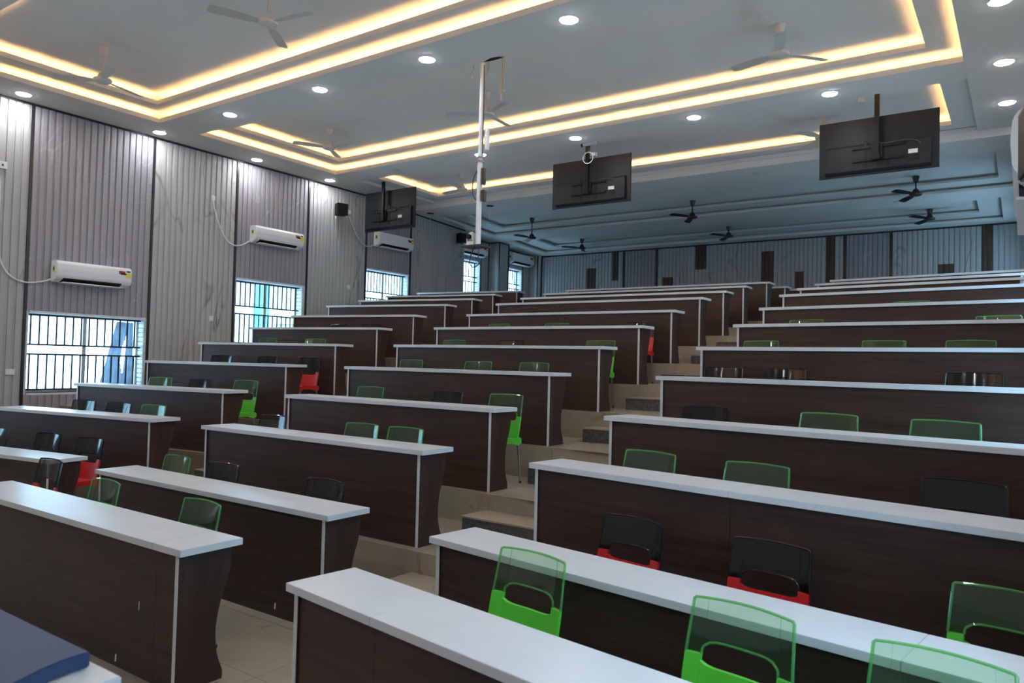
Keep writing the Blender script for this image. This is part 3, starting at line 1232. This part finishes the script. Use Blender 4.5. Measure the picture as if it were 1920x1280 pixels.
for (blk, row), lst in SEATS.items():
    a = ANG[blk]
    nrm = Vector((math.sin(a), math.cos(a), 0))
    k = row - 1
    P0 = Vector(({'L': LR, 'M': MR, 'R': RL}[blk][k], 0, 0))
    P0.y = row_pt(blk, row, P0.x)
    gap = (ROW_Y[row] - ROW_Y[k]) * math.cos(a)
    db = gap - 0.11
    for (u, v, kind, *pull), which in zip(lst, WHICH[len(lst)]):
        p = onplane(u, v, P0 + nrm * db, nrm)
        if row <= 4:    # close rows: the height of the back fixes how far it is pulled out
            q = onz(u, v, ROW_Z[k] + ZB)
            dq = min(gap - 0.07, max(pull[0] if pull else 0.57, (q - P0).dot(nrm)))
            p = onplane(u, v, P0 + nrm * dq, nrm)
        c = Vector((p.x, p.y, 0)) - nrm * 0.255
        c.z = ROW_Z[k]
        nm = 'clear green back' if kind == 'green' else 'smoky dark back'
        lab = 'chair with %s behind the %s-row %s desk' % (nm, ORD[row], BL[blk])
        if which:
            lab += ', ' + which
        ch = chair(kind, c, -a + random.uniform(-0.05, 0.05), lab)

# ------------------------------------------------------------------ downlights
def make_disc(r, z0, seg=28):
    bm = bmesh.new()
    lathe(bm, [(r, z0), (r, z0 + 0.004)], seg)
    return bm


dl_me = mesh_of('diffuser', make_disc(0.095, -0.010), 'downlight_glow')
bm = bmesh.new()
lathe(bm, [(0.112, -0.006), (0.112, 0.0), (0.09, 0.0), (0.09, -0.006)], 28)
rim_me = mesh_of('rim', bm, 'plastic_white')
off_me = mesh_of('diffuser', make_disc(0.095, -0.010), 'socket_white')


def downlight(x, y, z, label, lit=True):
    t = thing('downlight', label, 'light', (x, y, z), 0, 'recessed round ceiling lights')
    place('rim', rim_me, t)
    place('diffuser', dl_me if lit else off_me, t)
    return t


GX = [-10.44, -8.32, -6.30, -4.21, -2.25]
WX = ['first', 'second', 'third', 'fourth', 'fifth']
for y, nm in ((7.05, 'between the first and second ceiling trays in view'), (10.86, 'between the second and third lit trays'), (2.88, 'added out of view over the front desks'), (-1.6, 'added out of view over the stage')):  # rows over front desks and stage are unseen, added for light
    for x, w in zip(GX, WX):
        unlit = y == 10.86 and x < -10
        downlight(x, y, Z0, ('unlit' if unlit else 'lit') + ' downlight, %s from the windows, row %s' % (w, nm), not unlit)
for y, w in ((-1.6, 'first'), (0.9, 'second'), (2.88, 'third'), (4.86, 'fourth'), (6.99, 'fifth'), (8.97, 'sixth'), (10.82, 'seventh')):  # the three nearest the stage are unseen, added as extra light
    downlight(-12.36, y, Z0, 'lit round downlight above the fluted window wall, %s from the stage' % w)
for y, w in ((-1.6, 'first'), (0.9, 'second'), (2.88, 'third'), (4.86, 'fourth'), (6.99, 'fifth'), (9.01, 'sixth'), (10.82, 'seventh'), (12.47, 'eighth')):  # the three nearest the stage are out of view, put in for light
    downlight(-0.23, y, Z0, 'lit downlight along the ceiling edge opposite the windows, %s from the stage' % w)
# open cut-outs in the unlit rear ceiling
for (x, y, lab) in ((-10.44, 14.05, 'round black cut-out in the rear ceiling with loose wires, beside the white pole'), (-12.3, 14.05, 'round black cut-out in the rear ceiling with loose wires, by the window wall')):
    t = thing('ceiling_cutout', lab, 'cutout', (x, y, zr(y)))
    obj('hole', make_disc(0.09, -0.006), 'void_black', t)  # flat black disc: the shade inside the hole is its colour
    bm = bmesh.new()
    tube(bm, bez((0, 0, -0.004), (0.02, 0, -0.15), (-0.03, 0.01, -0.2), (0.0, 0, -0.34), 8), 0.005, 5)
    obj('wire', bm, 'cable_white', t)
for (x, y, w) in ((-8.3, 14.05, 'nearest the windows'), (-4.2, 14.05, 'above the middle television'), (-2.2, 17.25, 'between the rear trays')):
    downlight(x, y, zr(y), 'unlit pale downlight in the dim rear ceiling, ' + w, False)

# ------------------------------------------------------------------ fans
FAN = {}


def fan(kind, x, y, zc, zh, ang, label):
    body, bl = ('fan_white', 'fan_blade_white') if kind == 'w' else ('fan_brown', 'fan_brown')
    t = thing('ceiling_fan', label, 'fan', (x, y, zh), ang, 'ceiling fans')
    if kind not in FAN:
        bm = bmesh.new()
        lathe(bm, [(0.0, -0.045), (0.085, -0.043), (0.110, -0.030), (0.118, -0.008), (0.110, 0.006), (0.070, 0.016), (0.062, 0.05), (0.040, 0.085), (0.020, 0.10)], 28)
        m1 = mesh_of('motor_housing', bm, body, True)
        bm = bmesh.new()
        sec = [(0.10, 0.035, 0.0), (0.16, 0.045, 0.0), (0.22, 0.062, 0.0), (0.40, 0.070, 0.0), (0.58, 0.072, -0.004), (0.64, 0.055, -0.005)]
        rows_ = []
        for (r, w, dz) in sec:
            tl = 0.20
            rows_.append([bm.verts.new((r, -w * math.cos(tl), -0.012 + dz - w * math.sin(tl))), bm.verts.new((r, w * math.cos(tl), -0.012 + dz + w * math.sin(tl)))])
        for a, b in zip(rows_, rows_[1:]):
            bm.faces.new((a[0], b[0], b[1], a[1]))
        bmesh.ops.solidify(bm, geom=list(bm.faces), thickness=0.006)
        m2 = mesh_of('blade', bm, bl, False)
        bm = bmesh.new()
        lathe(bm, [(0.0, 0.0), (0.065, 0.0), (0.062, -0.02), (0.042, -0.10), (0.020, -0.115)], 24)
        m3 = mesh_of('canopy', bm, body, True)
        FAN[kind] = (m1, m2, m3)
    m1, m2, m3 = FAN[kind]
    place('motor_housing', m1, t)
    place('canopy', m3, t, (0, 0, zc - zh))
    bm = bmesh.new()
    tube(bm, [(0, 0, 0.08), (0, 0, zc - zh - 0.06)], 0.014, 10)
    obj('down_rod', bm, body, t, True)
    for k in range(3):
        place('blade', m2, t, (0, 0, 0), (0, 0, 2 * PI * k / 3))
    return t


for (ut, vt, uh, vh, ub, vb, lab) in [
        (195, 89, 197, 150, 268, 181, 'white ceiling fan in the front tray nearest the window wall'),
        (505, -22, 506, 42, 528, 82, 'white ceiling fan at the top of the picture in the front tray'),
        (618, 242, 621, 276, 550, 265, 'white ceiling fan in the middle tray nearest the window wall'),
        (914, 174, 917, 213, 957, 236, 'white ceiling fan behind the upright white pole'),
        (1462, 46, 1462, 100, 1377, 127, 'white ceiling fan in the middle tray farthest from the windows'),
        (867, 327, 868, 354, 905, 357, 'white ceiling fan low behind the white pole in the third tray'),
        (1543, 221, 1541, 257, 1500, 245, 'white ceiling fan half hidden by the television nearest the right side')]:
    zc = ZTB if vt > 210 and lab.find('third') + lab.find('hidden') > -2 else ZT
    p = onz(ut, vt, zc)
    h = onplane(uh, vh, p, (p.x, p.y, 0))
    tip = onz(ub, vb, h.z)
    fan('w', p.x, p.y, zc, h.z, math.atan2(tip.y - p.y, tip.x - p.x), lab)
for (uh, vh, y, ang, lab) in [(997, 445, 16.15, 0.35, 'dark brown ceiling fan near the windows, front of the dim rear trays'), (1298, 406, 16.15, 0.05, 'dark brown ceiling fan in the centre of the first rear tray'),
                         (1717, 363, 16.15, 0.0, 'dark brown ceiling fan at the far end of the first rear tray'), (1091, 464, 18.9, -0.1, 'dark brown ceiling fan in the last tray nearest the windows'),
                         (1366, 442, 18.9, 0.1, 'dark brown ceiling fan in the middle of the last tray'), (1743, 409, 18.9, 0.0, 'dark brown ceiling fan at the far end of the last tray')]:
    h = ony(uh, vh, y)
    fan('b', h.x, y, zr(y) + 0.185, h.z, ang, lab)

# ------------------------------------------------------------------ televisions (seen from behind)
def television(up, y, tl, tr, bl, label):
    A, B, Cc = ony(tl[0], tl[1], y), ony(tr[0], tr[1], y), ony(bl[0], bl[1], y)
    w = (B - A).length
    h = A.z - Cc.z
    cx, zt = (A.x + B.x) / 2, (A.z + B.z) / 2
    px = ony(up[0], up[1], y).x
    ang = 0.0
    t = thing('television', label, 'television', (cx, y, zt - h), ang, 'televisions hung from the ceiling')
    bm = bmesh.new()
    box(bm, -w / 2, w / 2, 0.0, 0.022, 0, h)
    obj('back_cover', bm, 'tv_back', t, bevel=0.004)
    bm = bmesh.new()
    box(bm, -w / 2 + 0.01, w / 2 - 0.01, 0.022, 0.026, 0.012, h - 0.01)
    obj('screen', bm, 'screen', t)
    bm = bmesh.new()
    prism(bm, [(-0.050, 0.07), (-0.050, h * 0.50), (-0.030, h * 0.53), (0.0, h * 0.545), (0.0, 0.03), (-0.03, 0.05)], 'x', -w * 0.44, w * 0.44)
    obj('electronics_hump', bm, 'tv_back', t)
    lx = px - cx
    bm = bmesh.new()
    box(bm, lx - 0.032, lx + 0.032, -0.135, -0.085, h * 0.30, ZTB - (zt - h))
    obj('ceiling_pole', bm, 'plastic_black', t)
    bm = bmesh.new()
    box(bm, lx - 0.075, lx + 0.075, -0.10, -0.078, h * 0.25, h * 0.5)
    box(bm, lx - 0.05, lx + 0.05, -0.14, -0.08, h * 0.22, h * 0.30)
    obj('mount_plate', bm, 'plastic_black', t)
    for z in (0.24, 0.46):
        bm = bmesh.new()
        box(bm, lx - 0.34, lx + 0.36, -0.076, -0.058, h * z - 0.016, h * z + 0.016)
        obj('mount_rail', bm, 'plastic_black', t)
    for x in (-0.16, 0.14):
        bm = bmesh.new()
        box(bm, lx + x - 0.02, lx + x + 0.02, -0.058, -0.05, h * 0.12, h * 0.60)
        obj('mount_arm', bm, 'plastic_black', t)
    bm = bmesh.new()
    box(bm, lx + 0.40, lx + 0.52, -0.054, -0.050, h * 0.27, h * 0.34)
    obj('rating_label', bm, 'sticker_white', t)
    bm = bmesh.new()
    box(bm, lx + 0.42, lx + 0.54, -0.056, -0.050, h * 0.16, h * 0.24)
    obj('connector_panel', bm, 'plastic_black', t)
    bm = bmesh.new()
    tube(bm, bez((lx + 0.03, -0.09, h * 0.52), (lx + 0.1, -0.1, h * 0.42), (lx + 0.45, -0.09, h * 0.6), (lx + 0.56, -0.055, h * 0.42), 12), 0.007, 6)
    obj('power_cable', bm, 'cable_dark', t, True)
    return t, lx


TVY = 11.84
television((1647, 185), TVY, (1537, 237), (1762, 198), (1536, 340), 'large television seen from behind, nearest the viewer side of the hall')
t2, lx2 = television((1107, 300), TVY, (1037, 309), (1184, 285), (1033, 394), 'television seen from behind in the middle of the hall, camera above it')
television((726, 345), TVY, (686, 362), (780, 351), (682, 435), 'television seen from behind hanging nearest the window wall')
# bullet camera clamped to the middle television's pole
p = ony(1107, 272, TVY - 0.34)
t = thing('bullet_camera', 'small white bullet camera on top of the middle television pole', 'camera', p)
bm = bmesh.new()
tube(bm, [(-0.10, -0.10, 0.0), (0.12, -0.02, 0.03)], 0.042, 14)
obj('housing', bm, 'plastic_white', t, True)
bm = bmesh.new()
tube(bm, [(-0.125, -0.109, -0.003), (-0.10, -0.10, 0.0)], 0.046, 14)
obj('lens_hood', bm, 'plastic_black', t, True)
bm = bmesh.new()
tube(bm, [(0.02, -0.06, -0.03), (-0.02, -0.02, -0.10), (-0.02, -0.01, -0.16)], 0.016, 8)
obj('bracket', bm, 'plastic_dark', t, True)
bm = bmesh.new()
tube(bm, [(-0.01 + 0.10 * math.sin(2 * PI * k / 24), -0.06, -0.24 + 0.10 * math.cos(2 * PI * k / 24)) for k in range(25)], 0.006, 6)
obj('coiled_cable', bm, 'cable_white', t, True)
for (u, v, lab) in ((1121, 290, 'small white junction box just above the middle television'), (1616, 184, 'small white junction box beside the pole of the biggest television')):
    q = onz(u, v, ZTB) if v < 200 else ony(u, v, TVY - 0.05)
    bm = bmesh.new()
    box(bm, -0.05, 0.05, -0.04, 0.04, -0.07, 0.0)
    o = tag(obj('junction_box', bm, 'socket_white', bevel=0.006), lab, 'junction box')
    o.location = (q.x, q.y if v < 200 else TVY - 0.2, q.z)

# ------------------------------------------------------------------ white pole with camera shelf
pt = onz(905, 119, Z1)
pb = onplane(898, 461, pt, (pt.x, pt.y, 0))
zpb = pb.z
pole = thing('camera_pole', 'thin white pole hanging from the ceiling to a small camera shelf', 'pole', (pt.x, pt.y, zpb))
HP = Z1 - zpb
bm = bmesh.new()
tube(bm, [(0, 0, 0.02), (0, 0, HP * 0.50)], 0.036, 14)
obj('lower_tube', bm, 'plastic_white', pole, True)
bm = bmesh.new()
tube(bm, [(0, 0, HP * 0.50), (0, 0, HP)], 0.029, 14)
obj('upper_tube', bm, 'plastic_white', pole, True)
bm = bmesh.new()
tube(bm, [(0, 0, HP * 0.455), (0, 0, HP * 0.465)], 0.055, 14)
tube(bm, [(0, 0, HP * 0.475), (0, 0, HP * 0.485)], 0.048, 14)
obj('clamp', bm, 'metal_grey', pole)
bm = bmesh.new()
box(bm, -0.22, 0.10, -0.10, 0.14, -0.014, 0.006)
obj('shelf', bm, 'plastic_dark', pole)
bm = bmesh.new()
tube(bm, bez((0.03, 0.0, HP * 0.99), (0.045, 0, HP * 0.8), (0.03, 0, HP * 0.6), (0.04, 0, HP * 0.48), 16), 0.007, 6)
tube(bm, bez((-0.02, 0, HP * 0.42), (-0.16, 0, HP * 0.38), (-0.14, 0, HP * 0.26), (-0.03, 0, HP * 0.25), 14), 0.007, 6)
tube(bm, bez((-0.05, 0, -0.01), (-0.22, 0, -0.22), (-0.1, 0.02, -0.38), (0.06, 0, -0.2), 14), 0.007, 6)
tube(bm, bez((0.01, 0, -0.01), (0.02, 0, -0.1), (-0.01, 0, -0.2), (0.05, 0, -0.26), 10), 0.007, 6)
obj('loose_cable', bm, 'cable_dark', pole, True)
bm = bmesh.new()
lathe(bm, [(0.0, 0), (0.030, 0), (0.032, 0.02), (0.032, 0.28), (0.028, 0.29), (0.0, 0.29)], 16, (0.085, 0.03, HP * 0.52))
tag(obj('wireless_bridge', bm, 'plastic_white', smooth=True, loc=(pt.x, pt.y, zpb)), 'white cylindrical wireless unit strapped to the upper white pole', 'antenna')
bm = bmesh.new()
box(bm, 0.045, 0.085, -0.03, 0.03, HP * 0.33, HP * 0.42)
box(bm, 0.045, 0.095, -0.035, 0.035, HP * 0.24, HP * 0.30)
tag(obj('power_adapter', bm, 'plastic_dark', bevel=0.004, loc=(pt.x, pt.y, zpb)), 'dark power adapter fixed halfway down the white pole', 'adapter')
camr = thing('conference_camera', 'silver robotic conference camera on the shelf of the white pole', 'camera', (pt.x - 0.125, pt.y + 0.02, zpb + 0.0065), -0.2)
bm = bmesh.new()
lathe(bm, [(0.0, 0), (0.075, 0), (0.078, 0.03), (0.066, 0.055), (0.0, 0.06)], 20)
obj('base', bm, 'aluminium', camr, True)
for sx in (-1, 1):
    bm = bmesh.new()
    box(bm, sx * 0.058 - 0.012, sx * 0.058 + 0.012, -0.04, 0.04, 0.05, 0.165)
    obj('yoke_arm', bm, 'aluminium', camr, bevel=0.008)
bm = bmesh.new()
lathe(bm, [(0.0, -0.06), (0.03, -0.05), (0.046, -0.02), (0.048, 0.02), (0.034, 0.055), (0.0, 0.066)], 18, (0, 0, 0.13))
obj('head', bm, 'aluminium', camr, True)
bm = bmesh.new()
tube(bm, [(0, -0.035, 0.125), (0, -0.066, 0.123)], 0.036, 16)
obj('lens', bm, 'plastic_black', camr, True)
# torn hole with loose wires next to the pole
hp = onz(922, 112, Z0)
t = thing('ceiling_hole', 'ragged black hole in the ceiling beside the pole with frayed wires', 'hole', (hp.x, hp.y, Z0))
bm = bmesh.new()
prism(bm, [(-0.12, 0.0), (0.02, -0.045), (0.12, -0.03), (0.19, 0.012), (0.05, 0.018), (-0.06, 0.012)], 'z', -0.006, 0.004)
o = obj('opening', bm, 'void_black', t)  # flat black sheet, coloured as the dark inside the torn hole
o.location.z = 0.0
for (x, y, l) in ((0.17, 0.0, 0.55), (0.15, 0.02, 0.5), (0.185, 0.01, 0.45), (-0.08, 0, 0.26), (-0.06, 0.01, 0.22), (-0.30, 0, 0.18)):
    bm = bmesh.new()
    tube(bm, bez((x, y, 0), (x + 0.03, y, -l * 0.4), (x - 0.04, y, -l * 0.7), (x + random.uniform(-0.03, 0.02), y, -l), 8), 0.006, 5)
    obj('loose_wire', bm, 'wire_gold', t)

# ------------------------------------------------------------------ air conditioners
AC = {}


def ac_mesh():
    if AC:
        return
    W = 1.18
    pr = [(0.0, 0.0), (0.0, 0.34), (0.15, 0.34), (0.19, 0.328), (0.215, 0.29), (0.222, 0.20), (0.215, 0.10), (0.185, 0.05), (0.06, 0.0)]
    bm = bmesh.new()
    prism(bm, pr, 'y', 0.0, W)
    AC['body'] = mesh_of('body', bm, 'plastic_white', False, 0.008)
    bm = bmesh.new()
    prism(bm, [(0.075, -0.002), (0.075, 0.020), (0.195, 0.066), (0.195, 0.044)], 'y', 0.10, W - 0.16)
    AC['slot'] = mesh_of('air_slot', bm, 'plastic_black')
    bm = bmesh.new()
    prism(bm, [(0.075, -0.020), (0.080, -0.010), (0.200, 0.006), (0.205, -0.006)], 'y', 0.09, W - 0.15)
    AC['flap'] = mesh_of('flap', bm, 'plastic_white')
    bm = bmesh.new()
    prism(bm, [(0.2225, 0.17), (0.2225, 0.25), (0.2265, 0.25), (0.2265, 0.17)], 'y', W - 0.10, W - 0.015)
    AC['energy_label'] = mesh_of('energy_label', bm, 'sticker_yellow')
    bm = bmesh.new()
    prism(bm, [(0.216, 0.262), (0.2165, 0.285), (0.2205, 0.285), (0.222, 0.262)], 'y', W - 0.09, W - 0.03)
    AC['label_dial'] = mesh_of('label_dial', bm, 'plastic_black')
    bm = bmesh.new()
    prism(bm, [(0.2225, 0.225), (0.2200, 0.275), (0.2240, 0.275), (0.2265, 0.225)], 'y', W - 0.22, W - 0.115)
    AC['logo_sticker'] = mesh_of('logo_sticker', bm, 'sticker_red')
    bm = bmesh.new()
    prism(bm, [(0.2205, 0.215), (0.2205, 0.240), (0.2275, 0.240), (0.2275, 0.215)], 'y', W - 0.19, W - 0.10)
    AC['logo_band'] = mesh_of('logo_band', bm, 'plastic_black')
    bm = bmesh.new()
    box(bm, 0.075, 0.135, -0.004, 0.0, 0.16, 0.25)
    AC['end_sticker'] = mesh_of('end_sticker', bm, 'sticker_green')
    bm = bmesh.new()
    box(bm, 0.088, 0.122, -0.006, -0.004, 0.185, 0.228)
    AC['end_emblem'] = mesh_of('end_emblem', bm, 'plastic_dark')


def air_con(loc, rotz, label, cable=None):
    ac_mesh()
    t = thing('air_conditioner', label, 'air conditioner', loc, rotz, 'wall air conditioners')
    b = None
    for nme in ('body', 'air_slot', 'flap', 'logo_sticker'):
        o = place({'slot': 'air_slot'}.get(nme, nme), AC[{'air_slot': 'slot'}.get(nme, nme)], t)
        if nme == 'logo_sticker':
            place('logo_band', AC['logo_band'], o)
    e = place('energy_label', AC['energy_label'], t)
    place('label_dial', AC['label_dial'], e)
    e = place('end_sticker', AC['end_sticker'], t)
    place('end_emblem', AC['end_emblem'], e)
    if cable:
        bm = bmesh.new()
        tube(bm, cable, 0.013, 8)
        obj('drain_pipe', bm, 'cable_white', t, True)
    return t


def acat(u, v, xp):
    return onx(u, v, xp)


c1 = [(0.03, 0.02, 0.05)] + bez((0.03, -0.05, 0.02), (0.03, -0.45, -0.14), (0.03, -0.70, -0.02), (0.03, -0.76, 0.45), 14) + bez((0.03, -0.76, 0.5), (0.03, -0.80, 0.9), (0.03, -0.72, 1.1), (0.03, -0.80, 1.62), 10)
air_con((XL + 0.022, 5.48, 2.88), 0, 'white split air conditioner above the large window nearest the stage', c1)
c2 = [(0.03, 0.02, 0.04)] + bez((0.03, -0.05, 0.0), (0.03, -0.35, -0.22), (0.03, -0.55, -0.1), (0.03, -0.70, 0.25), 12) + bez((0.03, -0.72, 0.28), (0.03, -0.80, 0.5), (0.03, -0.84, 0.6), (0.03, -0.84, 0.72), 6)
air_con((XL + 0.022, 9.09, 4.04), 0, 'white split air conditioner with yellow label over the second barred window', c2)
c3 = [(0.03, 0.02, 0.04)] + bez((0.03, -0.05, 0.0), (0.03, -0.35, -0.15), (0.03, -0.55, 0.1), (0.03, -0.80, 0.55), 12)
air_con((XL + 0.022, 12.48, 4.46), 0, 'white split air conditioner partly behind the television near the wall', c3)
air_con((XREC + 0.022, 16.10, 4.82), 0, 'air conditioner over the narrow window just behind the pole camera')
air_con((XREC + 0.022, 18.56, 4.84), 0, 'air conditioner above the last window beside the back corner')
t = air_con((XR - 0.002, 4.70, 2.50), PI, 'air conditioner end seen close up at the right edge of the picture')
for c in [c for c in t.children if c.name.split('.')[0] in ('energy_label', 'logo_sticker')]:
    for g in list(c.children):
        bpy.data.objects.remove(g)
    bpy.data.objects.remove(c)

# ------------------------------------------------------------------ wall speakers, sockets
def speaker(x, y, z, rz, label, s=1.0):
    t = thing('wall_speaker', label, 'speaker', (x, y, z), rz, 'black wall speakers')
    bm = bmesh.new()
    prism(bm, [(-0.13 * s, 0.0), (0.13 * s, 0.0), (0.10 * s, -0.20 * s), (-0.10 * s, -0.20 * s)], 'z', 0, 0.26 * s)
    obj('cabinet', bm, 'plastic_black', t, bevel=0.006)
    bm = bmesh.new()
    box(bm, -0.115 * s, 0.115 * s, 0.001, 0.008, 0.012 * s, 0.25 * s)
    obj('grille', bm, 'plastic_black', t)
    bm = bmesh.new()
    tube(bm, [(0, -0.19 * s, 0.13 * s), (0, -0.30 * s, 0.13 * s)], 0.014, 8)
    obj('bracket', bm, 'plastic_black', t)
    return t


p = onx(636, 392, XL + 0.2)
speaker(XL + 0.32, p.y, p.z - 0.14, -PI / 2 - 0.3, 'small black wall speaker on the marble panel above the desks')
p = onx(863, 446, XL + 0.2)
speaker(XL + 0.32, p.y, p.z - 0.14, -PI / 2 - 0.3, 'small black wall speaker beside the pole camera near the rear')
speaker(0.10, 2.60, 2.36, -2.85, 'black speaker close at the right edge of the picture', 0.8)

for (u, v, w, h, lab) in ((18, 697, 0.12, 0.09, 'white switch plate low on the marble panel beside the nearest window'), (395, 597, 0.09, 0.10, 'white socket on the wide marble panel between two windows'),
                       (400, 371, 0.08, 0.09, 'white socket high on the marble panel where a pipe ends'), (655, 398, 0.09, 0.09, 'white socket beside the black wall speaker'),
                       (653, 538, 0.09, 0.09, 'faint white socket low on the third marble panel'), (4, 309, 0.13, 0.11, 'white plug socket at the left edge of the picture')):
    p = onx(u, v, XL + 0.022)
    t = thing('wall_socket', lab, 'socket', p, 0, 'white wall sockets')
    bm = bmesh.new()
    box(bm, 0, 0.022, -w / 2, w / 2, -h / 2, h / 2)
    obj('plate', bm, 'socket_white', t, bevel=0.004)
    bm = bmesh.new()
    box(bm, 0.022, 0.028, -0.012, 0.012, -0.02, 0.012)
    obj('switch', bm, 'plastic_dark' if u < 10 else 'plastic_white', t)

# ------------------------------------------------------------------ lectern by the camera
lt = thing('lectern', 'white lectern at the lower left corner with a navy blue padded top', 'lectern', (-2.28, 0.42, 0))
bm = bmesh.new()
box(bm, -0.55, 0.58, -0.20, 0.42, 0.0, 1.03)
obj('body', bm, 'white_laminate', lt, bevel=0.004)
bm = bmesh.new()
box(bm, -0.60, 0.64, -0.24, 0.47, 1.03, 1.058)
obj('ledge', bm, 'white_laminate', lt, bevel=0.003)
bm = bmesh.new()
edge = smooth_curve([(0.545, 0.447), (0.545, 0.40), (0.560, 0.345), (0.590, 0.275), (0.610, 0.20), (0.600, 0.10), (0.57, -0.02), (0.56, -0.22)], 4)
prism(bm, [(-0.58, 0.447)] + edge + [(-0.58, -0.22)], 'z', 1.062, 1.096)
obj('padded_top', bm, 'fabric_navy', lt, bevel=0.003)
